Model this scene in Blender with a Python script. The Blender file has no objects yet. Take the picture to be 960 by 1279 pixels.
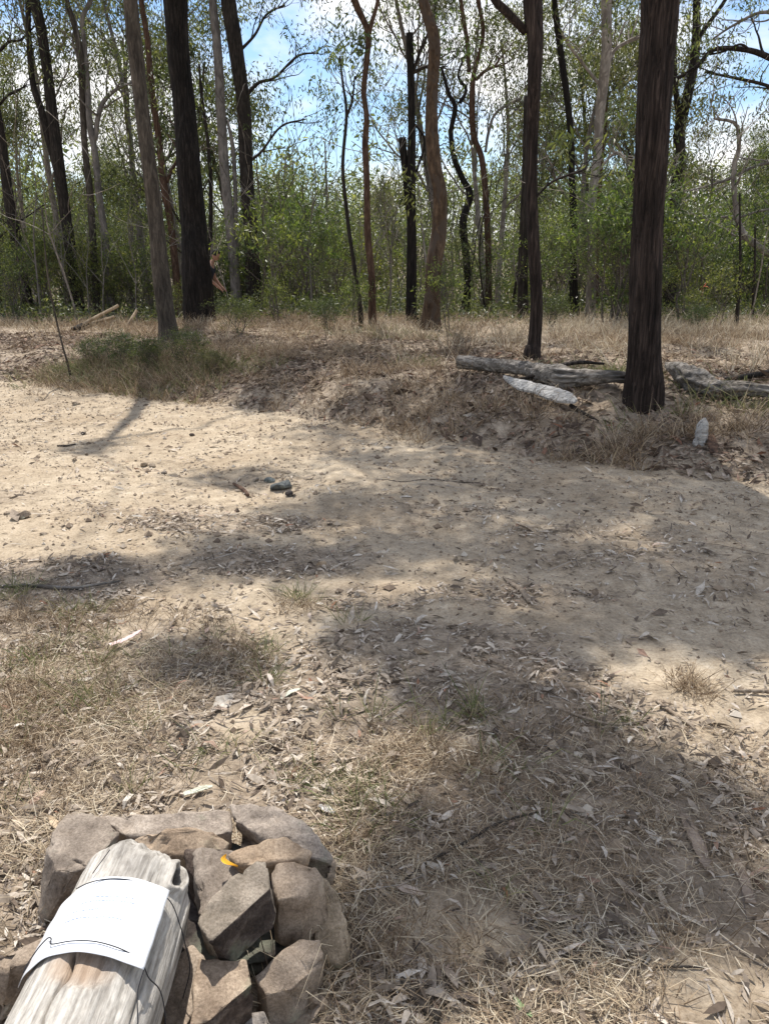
import bpy, bmesh, math, random
import numpy as np
from mathutils import Vector, Matrix

PI = math.pi
RS = np.random.RandomState
sc = bpy.context.scene
C = sc.collection

# ------------------------------------------------------------------ camera, sky, sun, exposure
PITCH = math.radians(17.0)
FPX = 1000.0                      # focal length in pixels of the 960 x 1279 photograph
CAMH = 1.55
cam_d = bpy.data.cameras.new('camera')
cam_d.sensor_fit = 'VERTICAL'
cam_d.sensor_height = 36.0
cam_d.lens = 36.0 * FPX / 1279.0
cam_d.clip_start = 0.05
cam_d.clip_end = 2000
cam = bpy.data.objects.new('camera', cam_d)
cam.location = (0, 0, CAMH)
cam.rotation_euler = (PI / 2 - PITCH, 0, 0)
C.objects.link(cam)
sc.camera = cam

SUN_EL = math.radians(63)
SUN_AZ = math.radians(11)         # degrees to the left of straight ahead
SUN = Vector((-math.sin(SUN_AZ) * math.cos(SUN_EL), math.cos(SUN_AZ) * math.cos(SUN_EL), math.sin(SUN_EL)))
sun_d = bpy.data.lights.new('sun', 'SUN')
sun_d.energy = 5.0
sun_d.angle = math.radians(0.55)
sun_d.color = (1.0, 0.955, 0.885)
sun = bpy.data.objects.new('sun', sun_d)
sun.rotation_euler = SUN.to_track_quat('Z', 'Y').to_euler()
sun.location = (0, 0, 40)
C.objects.link(sun)

world = bpy.data.worlds.new('World')
sc.world = world
world.use_nodes = True
wn, wl = world.node_tree.nodes, world.node_tree.links
wn.clear()
w_out = wn.new('ShaderNodeOutputWorld'); w_bg = wn.new('ShaderNodeBackground')
w_sky = wn.new('ShaderNodeTexSky'); w_sky.sky_type = 'NISHITA'; w_sky.sun_disc = False
w_sky.sun_elevation = SUN_EL; w_sky.sun_rotation = -SUN_AZ
w_sky.air_density = 1.2; w_sky.dust_density = 0.6; w_sky.ozone_density = 2.0
w_tc = wn.new('ShaderNodeTexCoord'); w_map = wn.new('ShaderNodeMapping')
w_map.inputs['Scale'].default_value = (1, 1, 2.2)
w_map.inputs['Location'].default_value = (0.35, 0.0, 0.1)
w_no = wn.new('ShaderNodeTexNoise'); w_no.inputs['Scale'].default_value = 3.1
w_no.inputs['Detail'].default_value = 9; w_no.inputs['Roughness'].default_value = 0.55
w_no.inputs['Distortion'].default_value = 0.3
w_rm = wn.new('ShaderNodeValToRGB')
w_rm.color_ramp.elements[0].position = 0.44; w_rm.color_ramp.elements[1].position = 0.60
w_mx = wn.new('ShaderNodeMixRGB'); w_mx.inputs['Color2'].default_value = (9.6, 9.5, 9.4, 1)
w_tint = wn.new('ShaderNodeMixRGB'); w_tint.blend_type = 'MULTIPLY'; w_tint.inputs['Fac'].default_value = 1
w_tint.inputs['Color2'].default_value = (1.0, 1.13, 1.30, 1)
wl.new(w_tc.outputs['Generated'], w_map.inputs['Vector']); wl.new(w_map.outputs[0], w_no.inputs['Vector'])
wl.new(w_no.outputs['Fac'], w_rm.inputs['Fac']); wl.new(w_rm.outputs['Color'], w_mx.inputs['Fac'])
wl.new(w_sky.outputs[0], w_tint.inputs['Color1']); wl.new(w_tint.outputs[0], w_mx.inputs['Color1'])
wl.new(w_mx.outputs[0], w_bg.inputs['Color']); w_bg.inputs['Strength'].default_value = 0.10
wl.new(w_bg.outputs[0], w_out.inputs['Surface'])

vs = sc.view_settings
vs.view_transform = 'Standard'; vs.look = 'None'; vs.gamma = 1; vs.exposure = 0.42
sc.render.engine = 'CYCLES'
sc.cycles.max_bounces = 6; sc.cycles.diffuse_bounces = 3; sc.cycles.glossy_bounces = 2
sc.cycles.transmission_bounces = 4; sc.cycles.transparent_max_bounces = 6
sc.cycles.use_denoising = True

# ------------------------------------------------------------------ numeric helpers
def h32(ix, iy, iz, seed):
    with np.errstate(over='ignore'):
        h = (ix.astype(np.uint32) * np.uint32(374761393) + iy.astype(np.uint32) * np.uint32(668265263)
             + iz.astype(np.uint32) * np.uint32(2147483647) + np.uint32((seed * 1274126177) & 0xffffffff))
        h = (h ^ (h >> np.uint32(13))) * np.uint32(1274126177)
        h = h ^ (h >> np.uint32(16))
        h = h * np.uint32(2246822519); h = h ^ (h >> np.uint32(15))
    return h.astype(np.float64) / 4294967295.0 * 2 - 1

def vn(P, seed=0):
    P = np.asarray(P, float)
    f0 = np.floor(P); f = P - f0; i = f0.astype(np.int64)
    u = f * f * (3 - 2 * f)
    r = 0
    for dx in (0, 1):
        wx = u[..., 0] if dx else 1 - u[..., 0]
        for dy in (0, 1):
            wy = u[..., 1] if dy else 1 - u[..., 1]
            for dz in (0, 1):
                wz = u[..., 2] if dz else 1 - u[..., 2]
                r = r + wx * wy * wz * h32(i[..., 0] + dx, i[..., 1] + dy, i[..., 2] + dz, seed)
    return r

def fbm(P, seed=0, octs=4, gain=0.5):
    P = np.asarray(P, float); a = 1; s = 0; r = 0
    for k in range(octs):
        r = r + a * vn(P * (2.03 ** k), seed + k * 17); s += a; a *= gain
    return r / s

def f2(x, y, scale, seed, octs=4, gain=0.5):
    x = np.asarray(x, float); y = np.asarray(y, float)
    return fbm(np.stack([x / scale, y / scale, np.zeros_like(x) + 0.5], -1), seed, octs, gain)

def sst(a, b, x):
    t = np.clip((x - a) / (b - a), 0, 1); return t * t * (3 - 2 * t)

cP, sP = math.cos(PITCH), math.sin(PITCH)
def ray(px, py):
    a, b = (px - 480) / FPX, (639.5 - py) / FPX
    return np.array([a, cP + b * sP, -sP + b * cP])
def on_z(px, py, z=0.0):          # the point where the sight line through a pixel meets height z
    d = ray(px, py); t = (z - CAMH) / d[2]
    return np.array([0, 0, CAMH]) + d * t
def on_y(px, py, y):              # ... and where it meets the upright plane y
    d = ray(px, py); t = y / d[1]
    return np.array([0, 0, CAMH]) + d * t

# ------------------------------------------------------------------ terrain
far_px = [(-300, 452), (0, 474), (100, 484), (200, 495), (300, 509), (400, 524), (480, 538), (560, 552), (700, 574), (830, 590), (960, 602), (1200, 625)]
FE = np.array([on_z(*p)[:2] for p in far_px])
o_ = np.argsort(FE[:, 0]); FE = FE[o_]
near_px = [(-200, 715), (0, 730), (160, 752), (300, 775), (480, 800), (640, 850), (800, 880), (960, 900), (1300, 930)]
NE = np.array([on_z(*p)[:2] for p in near_px])
NE = NE[np.argsort(NE[:, 0])]
def y_far(x):
    return np.interp(x, FE[:, 0], FE[:, 1]) + np.where(x < FE[0, 0], (FE[0, 0] - x) * 0.6, 0) - np.where(x > FE[-1, 0], np.minimum((x - FE[-1, 0]) * 0.5, 12), 0)
def y_near(x):
    return np.interp(x, NE[:, 0], NE[:, 1])
def H(x, y, fine=True):
    x = np.asarray(x, float); y = np.asarray(y, float)
    wob = f2(x, y, 0.9, 5, 3) * 0.22
    d = (y - y_far(x)) * 0.84 + wob
    bank = (0.32 * sst(-0.05, .35, d) + .68 * sst(.1, 1.6, d)) * (0.40 + 0.06 * f2(x, y, 2.0, 9, 2))
    bank = bank * (1 - 0.35 * sst(-3.4, -5.0, x))
    far = sst(16.5, 40, y) * -1.25 + sst(11, 15, y) * .10 * f2(x, y, 3.0, 13, 3) + sst(60, 160, y) * 7 + sst(10, 40, np.abs(x)) * 0.3
    z = bank + far
    z = z + 0.035 * f2(x, y, 1.7, 21, 3) * sst(0.8, 3, y)
    z = z + 0.02 * sst(1.0, 0, np.abs(d)) * f2(x, y, 0.25, 31, 3)
    if fine:
        onroad = sst(-0.1, 0.35, y - y_near(x)) * sst(0.15, -0.1, d)
        z = z + (0.014 + 0.014 * onroad) * f2(x, y, 0.33, 41, 4, 0.6)
        z = z + 0.09 * sst(0.0, 0.6, d) * f2(x, y, 0.55, 51, 5, .62) * sst(30, 12, y)
        z = z + 0.0045 * f2(x, y, 0.05, 61, 3, 0.6)
    dr = y - y_far(x)
    z = z - 0.035 * sst(.34, .0, np.abs(dr + 1.25 + .12 * f2(x, y, 1.5, 15, 2))) - 0.03 * sst(.36, .0, np.abs(dr + 2.95 + .15 * f2(x, y, 1.3, 16, 2)))
    return z
def Hs(x, y): return float(H(np.array([x]), np.array([y]))[0])
def ground(px, py, ymax=26.0):
    d = ray(px, py); ys = np.linspace(0.6, ymax, 1400)
    t = ys / d[1]; X = d[0] * t; Z = CAMH + d[2] * t
    g = H(X, ys); k = np.nonzero(Z <= g)[0]
    i = k[0] if len(k) else len(ys) - 1
    return np.array([X[i], ys[i], g[i]])

# ------------------------------------------------------------------ mesh helpers
class MB:
    def __init__(s): s.V = []; s.F = []; s.n = 0; s.A = []
    def add(s, V, *Fs, a=None):
        V = np.asarray(V, float).reshape(-1, 3)
        for F in Fs:
            F = np.asarray(F, np.int64)
            if F.size: s.F.append(F + s.n)
        s.V.append(V); s.A.append(np.zeros(len(V)) if a is None else np.broadcast_to(a, (len(V),)))
        s.n += len(V); return s
    def mesh(s, name, mat, origin=(0, 0, 0), smooth=True, attr=None):
        V = np.concatenate(s.V) - np.asarray(origin, float)
        me = bpy.data.meshes.new(name)
        tot = np.concatenate([np.full(len(F), F.shape[1], np.int32) for F in s.F])
        idx = np.concatenate([F.ravel() for F in s.F]).astype(np.int32)
        me.vertices.add(len(V)); me.vertices.foreach_set('co', V.astype(np.float32).ravel())
        me.loops.add(len(idx)); me.loops.foreach_set('vertex_index', idx)
        me.polygons.add(len(tot))
        st = np.concatenate([[0], np.cumsum(tot)[:-1]]).astype(np.int32)
        me.polygons.foreach_set('loop_start', st)
        me.polygons.foreach_set('use_smooth', np.full(len(tot), smooth))
        me.update(calc_edges=True)
        if attr:
            at = me.attributes.new(attr, 'FLOAT', 'POINT')
            at.data.foreach_set('value', np.concatenate(s.A).astype(np.float32))
        if mat: me.materials.append(mat)
        return me
    def build(s, name, mat, parent=None, origin=(0, 0, 0), smooth=True, attr=None):
        return link(name, s.mesh(name, mat, origin, smooth, attr), parent, origin)

def link(name, me, parent=None, loc=(0, 0, 0)):
    o = bpy.data.objects.new(name, me); C.objects.link(o)
    if parent is not None: o.parent = parent
    else: o.location = loc
    return o
def tag(o, label=None, cat=None, group=None, kind=None):
    if label: o['label'] = label
    if cat: o['category'] = cat
    if group: o['group'] = group
    if kind: o['kind'] = kind
    return o
def thing(name, loc, label, cat, group=None, rz=0.0):
    o = bpy.data.objects.new(name, None); C.objects.link(o)
    o.empty_display_size = 0.2
    o.location = loc; o.rotation_euler = (0, 0, rz)
    return tag(o, label, cat, group)

def unit(v):
    v = np.asarray(v, float); return v / np.maximum(np.linalg.norm(v, axis=-1, keepdims=True), 1e-9)

def smooth_path(P, R, n):         # Catmull-Rom resampling of a path and its radii
    P = np.asarray(P, float); R = np.asarray(R, float)
    D = np.column_stack([P, R]); L = np.concatenate([[0], np.cumsum(np.linalg.norm(np.diff(P, axis=0), axis=1))])
    D = np.vstack([2 * D[0] - D[1], D, 2 * D[-1] - D[-2]])
    t = np.linspace(0, L[-1], n); k = np.clip(np.searchsorted(L, t, 'right') - 1, 0, len(L) - 2)
    u = ((t - L[k]) / np.maximum(L[k + 1] - L[k], 1e-9))[:, None]
    a, b, c, d = D[k], D[k + 1], D[k + 2], D[k + 3]
    O = 0.5 * (2 * b + (c - a) * u + (2 * a - 5 * b + 4 * c - d) * u ** 2 + (3 * b - a - 3 * c + d) * u ** 3)
    return O[:, :3], np.maximum(O[:, 3], 0.0008)

def tube(P, R, sides=8, disp=None, cap=True, twist=0.0):
    P = np.asarray(P, float); R = np.broadcast_to(np.asarray(R, float), (len(P),))
    T = unit(np.gradient(P, axis=0))
    ref = np.array([0, 1, 0.0]) if abs(T[0, 1]) < 0.9 else np.array([1.0, 0, 0])
    n = unit(np.cross(T[0], ref)); N = [n]
    for k in range(1, len(P)):
        n = N[-1] - T[k] * np.dot(N[-1], T[k]); N.append(n / max(np.linalg.norm(n), 1e-9))
    N = np.array(N); B = np.cross(T, N)
    th = np.arange(sides) * 2 * PI / sides
    ct, st = np.cos(th), np.sin(th)
    dirv = N[:, None, :] * ct[None, :, None] + B[:, None, :] * st[None, :, None]
    rr = R[:, None] * np.ones((1, sides))
    if disp is not None:
        S = np.concatenate([[0], np.cumsum(np.linalg.norm(np.diff(P, axis=0), axis=1))])
        rr = rr * (1 + disp(th[None, :] * np.ones((len(P), 1)), S[:, None] * np.ones((1, sides)), rr))
    V = P[:, None, :] + dirv * rr[..., None]
    m = len(P); i = np.arange(m - 1)[:, None] * sides; j = np.arange(sides)[None, :]; j2 = (j + 1) % sides
    Q = np.stack([i + j, i + j2, i + sides + j2, i + sides + j], -1).reshape(-1, 4)
    V = V.reshape(-1, 3)
    if cap:
        V = np.vstack([V, P[0] - T[0] * R[0] * .15, P[-1] + T[-1] * R[-1] * .15]); a0, a1 = m * sides, m * sides + 1
        jj = np.arange(sides); k2 = (jj + 1) % sides
        T0 = np.stack([np.full(sides, a0), k2, jj], -1)
        T1 = np.stack([np.full(sides, a1), (m - 1) * sides + jj, (m - 1) * sides + k2], -1)
        return V, Q, np.vstack([T0, T1])
    return V, Q

def leaf_diamond(P, D, S, L, W, fold=0.0):
    """n cheap pointed leaves, one bent quad each"""
    n = len(P); N = np.cross(D, S)
    L = np.broadcast_to(L, (n,))[:, None]; W = np.broadcast_to(W, (n,))[:, None]
    m = P + D * L * 0.42
    V = np.stack([P, m + S * W / 2 + N * W * fold, P + D * L, m - S * W / 2 + N * W * fold], 1).reshape(-1, 3)
    F = np.arange(n)[:, None] * 4 + np.arange(4)[None, :]
    return V, F
def leaf_curved(P, D, S, L, W, curl, fold):
    """n long leaves with four stations, curling out of their plane"""
    n = len(P); N = np.cross(D, S)
    L = np.broadcast_to(L, (n,))[:, None]; W = np.broadcast_to(W, (n,))[:, None]
    curl = np.broadcast_to(curl, (n,))[:, None]; fold = np.broadcast_to(fold, (n,))[:, None]
    bend = (RS(n % 97).rand(n)[:, None] - .5) * 0.35
    def st(t): return P + D * L * t + N * L * curl * (4 * t * (1 - t)) + S * L * bend * (t * (1 - t)) * 2
    a, b = st(0.33), st(0.7)
    V = np.stack([st(0), a + S * W * .5 + N * W * fold, a - S * W * .5 + N * W * fold, b + S * W * .40 + N * W * fold, b - S * W * .40 + N * W * fold, st(1)], 1).reshape(-1, 3)
    k = np.arange(n)[:, None] * 6
    T = np.vstack([k + np.array([[0, 2, 1]]), k + np.array([[3, 4, 5]])])
    Q = k + np.array([[1, 2, 4, 3]])
    return V, Q, T
def blades(P, D, S, L, W, droop):
    """n grass blades of three stations, tips drooping"""
    n = len(P)
    L = np.broadcast_to(L, (n,))[:, None]; W = np.broadcast_to(W, (n,))[:, None]
    droop = np.broadcast_to(droop, (n,))[:, None]
    hor = D.copy(); hor[:, 2] = 0; hor = unit(hor + 1e-6)
    m = P + D * L * .5; t = P + D * L * (1 - .35 * droop) + (hor * .45 - np.array([0, 0, .55])) * L * droop
    V = np.stack([P + S * W / 2, P - S * W / 2, m + S * W * .42, m - S * W * .42, t], 1).reshape(-1, 3)
    k = np.arange(n)[:, None] * 5
    return V, k + np.array([[0, 1, 3, 2]]), k + np.array([[2, 3, 4]])
def rdir(rng, n, up=0.0, spread=1.0):
    v = rng.normal(size=(n, 3)) * spread; v[:, 2] += up; return unit(v)
def side_of(D, rng):
    r = rng.normal(size=D.shape); return unit(np.cross(D, r))

# ------------------------------------------------------------------ materials
def newmat(name):
    m = bpy.data.materials.new(name); m.use_nodes = True
    nt = m.node_tree; nt.nodes.clear()
    out = nt.nodes.new('ShaderNodeOutputMaterial')
    return m, nt.nodes, nt.links, out
def ramp(nd, stops, interp='LINEAR'):
    r = nd.new('ShaderNodeValToRGB'); cr = r.color_ramp; cr.interpolation = interp
    while len(cr.elements) < len(stops): cr.elements.new(0.5)
    for e, (p, c) in zip(cr.elements, stops):
        e.position = p; e.color = (*c, 1) if len(c) == 3 else c
    return r
def noise(nd, lk, vec, scale, detail=5, rough=.6, dist=0.0):
    t = nd.new('ShaderNodeTexNoise'); t.inputs['Scale'].default_value = scale
    t.inputs['Detail'].default_value = detail; t.inputs['Roughness'].default_value = rough
    t.inputs['Distortion'].default_value = dist
    if vec is not None: lk.new(vec, t.inputs['Vector'])
    return t
def mapped(nd, lk, scale, kind='Object', rot=(0, 0, 0)):
    tc = nd.new('ShaderNodeTexCoord'); mp = nd.new('ShaderNodeMapping')
    mp.inputs['Scale'].default_value = scale; mp.inputs['Rotation'].default_value = rot
    lk.new(tc.outputs[kind], mp.inputs['Vector']); return mp.outputs[0]
def mixc(nd, lk, fac, a, b, mode='MIX'):
    m = nd.new('ShaderNodeMixRGB'); m.blend_type = mode
    for s, v in (('Fac', fac), ('Color1', a), ('Color2', b)):
        if isinstance(v, (int, float)): m.inputs[s].default_value = v
        elif isinstance(v, tuple): m.inputs[s].default_value = (*v, 1) if len(v) == 3 else v
        else: lk.new(v, m.inputs[s])
    return m.outputs[0]
def bump(nd, lk, h, strength, dist, prev=None):
    b = nd.new('ShaderNodeBump'); b.inputs['Strength'].default_value = strength; b.inputs['Distance'].default_value = dist
    lk.new(h, b.inputs['Height'])
    if prev is not None: lk.new(prev, b.inputs['Normal'])
    return b.outputs[0]
def pbsdf(nd, lk, out, col, rough=.8, nrm=None, spec=.3):
    p = nd.new('ShaderNodeBsdfPrincipled'); p.inputs['Roughness'].default_value = rough
    p.inputs['Specular IOR Level'].default_value = spec
    if isinstance(col, tuple): p.inputs['Base Color'].default_value = (*col, 1)
    else: lk.new(col, p.inputs['Base Color'])
    if nrm is not None: lk.new(nrm, p.inputs['Normal'])
    lk.new(p.outputs[0], out.inputs['Surface']); return p

def m_bark(name, dark, mid, light, fine=38, stretch=0.12, bmp=.9, spots=None, rough=.92, ax=2):
    m, nd, lk, out = newmat(name)
    v = mapped(nd, lk, tuple(stretch if k == ax else 1 for k in range(3)))
    n1 = noise(nd, lk, v, fine, 6, .65, .6)
    n2 = noise(nd, lk, mapped(nd, lk, (1, 1, .5)), 3.2, 4, .6)
    r1 = ramp(nd, [(.3, dark), (.52, mid), (.75, light)])
    lk.new(n1.outputs['Fac'], r1.inputs['Fac'])
    r2 = ramp(nd, [(.3, (.6, .6, .6)), (.7, (1.25, 1.22, 1.18))])
    lk.new(n2.outputs['Fac'], r2.inputs['Fac'])
    c = mixc(nd, lk, 1.0, r1.outputs[0], r2.outputs[0], 'MULTIPLY')
    if spots:
        n3 = noise(nd, lk, mapped(nd, lk, (1, 1, .45)), 7, 3, .55, .8)
        r3 = ramp(nd, [(.50, (0, 0, 0)), (.58, (1, 1, 1))])
        lk.new(n3.outputs['Fac'], r3.inputs['Fac'])
        c = mixc(nd, lk, r3.outputs[0], c, spots)
    nrm = bump(nd, lk, n1.outputs['Fac'], bmp, .03)
    pbsdf(nd, lk, out, c, rough, nrm, .2); return m

def m_leaf(name, stops, transl=.35, rough=.42, spec=.45):
    m, nd, lk, out = newmat(name)
    g = nd.new('ShaderNodeNewGeometry')
    r = ramp(nd, stops); lk.new(g.outputs['Random Per Island'], r.inputs['Fac'])
    oi = nd.new('ShaderNodeObjectInfo')
    hs = nd.new('ShaderNodeHueSaturation')
    mr = nd.new('ShaderNodeMapRange'); mr.inputs['To Min'].default_value = .465; mr.inputs['To Max'].default_value = .53
    lk.new(oi.outputs['Random'], mr.inputs['Value']); lk.new(mr.outputs[0], hs.inputs['Hue'])
    mr2 = nd.new('ShaderNodeMapRange'); mr2.inputs['To Min'].default_value = .75; mr2.inputs['To Max'].default_value = 1.25
    mm = nd.new('ShaderNodeMath'); mm.operation = 'FRACT'; ml = nd.new('ShaderNodeMath'); ml.operation = 'MULTIPLY'; ml.inputs[1].default_value = 7.31
    lk.new(oi.outputs['Random'], ml.inputs[0]); lk.new(ml.outputs[0], mm.inputs[0]); lk.new(mm.outputs[0], mr2.inputs['Value'])
    lk.new(mr2.outputs[0], hs.inputs['Value'])
    nz = noise(nd, lk, mapped(nd, lk, (1, 1, 1)), 1.6, 2, .5); rz = ramp(nd, [(.36, (.42, .46, .42)), (.5, (.95, .98, .92)), (.66, (1.6, 1.5, 1.2))]); lk.new(nz.outputs['Fac'], rz.inputs['Fac'])
    lk.new(mixc(nd, lk, 1.0, r.outputs[0], rz.outputs[0], 'MULTIPLY'), hs.inputs['Color'])
    p = nd.new('ShaderNodeBsdfPrincipled'); p.inputs['Roughness'].default_value = rough
    p.inputs['Specular IOR Level'].default_value = spec
    lk.new(hs.outputs[0], p.inputs['Base Color'])
    t = nd.new('ShaderNodeBsdfTranslucent')
    c2 = mixc(nd, lk, 1.0, hs.outputs[0], (1.5, 1.65, .7), 'MULTIPLY'); lk.new(c2, t.inputs['Color'])
    mx = nd.new('ShaderNodeMixShader'); mx.inputs[0].default_value = transl
    lk.new(p.outputs[0], mx.inputs[1]); lk.new(t.outputs[0], mx.inputs[2]); lk.new(mx.outputs[0], out.inputs['Surface'])
    return m

def m_island(name, stops, rough=.8, transl=0.0, tex=0.0, spec=.25):
    """dry leaves, straw, twigs, pebbles: one colour per loose piece"""
    m, nd, lk, out = newmat(name)
    g = nd.new('ShaderNodeNewGeometry')
    r = ramp(nd, stops); lk.new(g.outputs['Random Per Island'], r.inputs['Fac'])
    c = r.outputs[0]
    if tex:
        n = noise(nd, lk, mapped(nd, lk, (1, 1, 1)), tex, 3, .6)
        rr = ramp(nd, [(.3, (.65, .63, .6)), (.7, (1.2, 1.2, 1.2))]); lk.new(n.outputs['Fac'], rr.inputs['Fac'])
        c = mixc(nd, lk, 1.0, c, rr.outputs[0], 'MULTIPLY')
    p = nd.new('ShaderNodeBsdfPrincipled'); p.inputs['Roughness'].default_value = rough
    p.inputs['Specular IOR Level'].default_value = spec
    lk.new(c, p.inputs['Base Color'])
    if transl:
        t = nd.new('ShaderNodeBsdfTranslucent'); lk.new(c, t.inputs['Color'])
        mx = nd.new('ShaderNodeMixShader'); mx.inputs[0].default_value = transl
        lk.new(p.outputs[0], mx.inputs[1]); lk.new(t.outputs[0], mx.inputs[2]); lk.new(mx.outputs[0], out.inputs['Surface'])
    else: lk.new(p.outputs[0], out.inputs['Surface'])
    return m

def m_plain(name, col, rough=.7, spec=.3):
    m, nd, lk, out = newmat(name); pbsdf(nd, lk, out, col, rough, None, spec); return m

def m_rock(name, a, b, c, spots=(.30, .33, .22), sc_=9, amt=.25):
    m, nd, lk, out = newmat(name)
    v = mapped(nd, lk, (1, 1, 1))
    n1 = noise(nd, lk, v, sc_, 8, .62, .3); n2 = noise(nd, lk, v, 160, 4, .7); n3 = noise(nd, lk, v, 4.2, 5, .65)
    r1 = ramp(nd, [(.3, a), (.5, b), (.72, c)]); lk.new(n1.outputs['Fac'], r1.inputs['Fac'])
    r2 = ramp(nd, [(.28, (.55, .53, .50)), (.72, (1.3, 1.3, 1.3))]); lk.new(n2.outputs['Fac'], r2.inputs['Fac'])
    col = mixc(nd, lk, 1, r1.outputs[0], r2.outputs[0], 'MULTIPLY')
    r3 = ramp(nd, [(.55, (0, 0, 0)), (.70, (amt * 3, amt * 3, amt * 3))]); lk.new(n3.outputs['Fac'], r3.inputs['Fac'])
    col = mixc(nd, lk, r3.outputs[0], col, spots)
    oi = nd.new('ShaderNodeObjectInfo'); mr = nd.new('ShaderNodeMapRange'); mr.inputs['To Min'].default_value = .72; mr.inputs['To Max'].default_value = 1.2
    lk.new(oi.outputs['Random'], mr.inputs['Value']); hs = nd.new('ShaderNodeHueSaturation'); lk.new(mr.outputs[0], hs.inputs['Value']); lk.new(mr.outputs[0], hs.inputs['Saturation']); lk.new(col, hs.inputs['Color']); col = hs.outputs[0]
    nb = bump(nd, lk, n1.outputs['Fac'], .8, .014); nb = bump(nd, lk, n2.outputs['Fac'], .6, .003, nb)
    pbsdf(nd, lk, out, col, .88, nb, .2); return m

M = {}
M['ironbark'] = m_bark('ironbark', (.005, .0038, .0034), (.036, .026, .022), (.115, .085, .072), 44, .05, 1.0)
M['charred'] = m_bark('charred_bark', (.004, .0034, .003), (.016, .013, .0115), (.050, .042, .036), 30, .1, .9)
M['dark'] = m_bark('dark_bark', (.008, .0065, .0055), (.032, .026, .022), (.095, .078, .064), 30, .12, .8)
M['brown'] = m_bark('grey_brown_bark', (.028, .023, .019), (.075, .062, .050), (.16, .135, .11), 26, .2, .6)
M['red'] = m_bark('red_brown_bark', (.032, .019, .013), (.085, .050, .034), (.17, .115, .082), 24, .25, .5)
M['orange'] = m_bark('mottled_orange_bark', (.035, .023, .016), (.085, .056, .036), (.19, .13, .085), 16, .35, .5, spots=(.075, .055, .042))
M['pale'] = m_bark('pale_gum_bark', (.15, .13, .115), (.30, .265, .23), (.42, .38, .34), 12, .3, .3, spots=(.17, .145, .125))
M['grey'] = m_bark('grey_gum_bark', (.09, .078, .07), (.18, .16, .145), (.28, .25, .225), 14, .3, .4)
M['twig'] = m_bark('twig_bark', (.05, .04, .034), (.13, .11, .095), (.25, .22, .19), 30, .4, .3)
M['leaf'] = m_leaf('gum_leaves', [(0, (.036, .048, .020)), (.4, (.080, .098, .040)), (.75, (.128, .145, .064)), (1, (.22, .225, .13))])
M['leaf_far'] = m_leaf('distant_gum_leaves', [(0, (.060, .070, .034)), (.4, (.115, .127, .066)), (.75, (.165, .172, .096)), (1, (.26, .255, .17))], .3, .5, .3)  # paler and greyer than the near leaves: distance haze put into the colour
M['shrub'] = m_leaf('wattle_leaves', [(0, (.038, .054, .018)), (.4, (.084, .106, .035)), (.8, (.142, .165, .056)), (1, (.26, .265, .12))], .42)
M['shrub_dark'] = m_leaf('dark_scrub_leaves', [(0, (.026, .038, .013)), (.5, (.062, .080, .024)), (1, (.14, .16, .055))], .35)
M['litter'] = m_island('dry_leaf_litter', [(0, (.10, .072, .052)), (.22, (.23, .18, .135)), (.5, (.37, .305, .24)), (.78, (.48, .415, .34)), (.93, (.62, .56, .48)), (.965, (.28, .13, .07)), (1, (.68, .62, .54))], .75, .12, 45)
M['litter_grey'] = m_island('grey_leaf_litter', [(0, (.07, .052, .04)), (.3, (.18, .14, .105)), (.6, (.29, .235, .18)), (.9, (.43, .36, .285)), (1, (.56, .49, .41))], .75, .1, 45)
M['bank_litter'] = m_island('brown_bank_litter', [(0, (.05, .034, .025)), (.3, (.14, .098, .070)), (.6, (.24, .178, .13)), (.85, (.37, .295, .23)), (.94, (.20, .09, .05)), (1, (.56, .49, .41))], .75, .1, 45)
M['straw'] = m_island('straw', [(0, (.17, .125, .08)), (.35, (.36, .285, .19)), (.7, (.52, .43, .30)), (1, (.68, .60, .46))], .7, .2)
M['straw_red'] = m_island('fine_brown_straw', [(0, (.10, .066, .042)), (.4, (.25, .178, .112)), (.8, (.41, .31, .20)), (1, (.58, .48, .345))], .8, .15)
M['grass'] = m_island('green_grass', [(0, (.08, .10, .035)), (.45, (.15, .175, .06)), (.75, (.25, .245, .11)), (1, (.40, .34, .19))], .6, .3)
M['twigs'] = m_island('twigs', [(0, (.045, .034, .027)), (.5, (.14, .11, .088)), (.85, (.28, .24, .20)), (1, (.45, .41, .36))], .85)
M['gravel'] = m_island('gravel', [(0, (.13, .095, .068)), (.4, (.27, .205, .145)), (.8, (.40, .32, .235)), (1, (.50, .44, .36))], .9)
M['rock'] = m_rock('brown_sandstone', (.17, .125, .090), (.32, .25, .185), (.46, .37, .285))
M['rock_grey'] = m_rock('grey_stone', (.17, .14, .115), (.30, .25, .205), (.43, .37, .31))
M['rock_green'] = m_rock('lichened_stone', (.16, .13, .095), (.30, .245, .185), (.42, .36, .28), (.40, .42, .27), 11, .33)
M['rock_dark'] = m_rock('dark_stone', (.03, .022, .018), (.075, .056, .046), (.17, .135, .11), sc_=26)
M['pebble'] = m_rock('road_stone', (.17, .125, .088), (.30, .235, .17), (.42, .345, .26), sc_=22)
M['slate'] = m_rock('blue_grey_stone', (.06, .066, .066), (.14, .155, .15), (.24, .25, .235), sc_=20)
M['paper'] = m_plain('white_laminated_paper', (.72, .735, .76), .3, .5)
M['print'] = m_plain('faint_print', (.22, .27, .42), .5)
M['cord'] = m_plain('black_cord', (.02, .02, .024), .7)
M['skin'] = m_plain('skin', (.30, .165, .115), .6)
M['shirt'] = m_plain('navy_cloth', (.012, .013, .022), .9)
M['trousers'] = m_plain('brown_cloth', (.085, .062, .05), .9)
M['hair'] = m_plain('dark_hat', (.014, .012, .011), .8)
M['tape'] = m_plain('orange_tape', (.78, .20, .12), .5)
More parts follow.
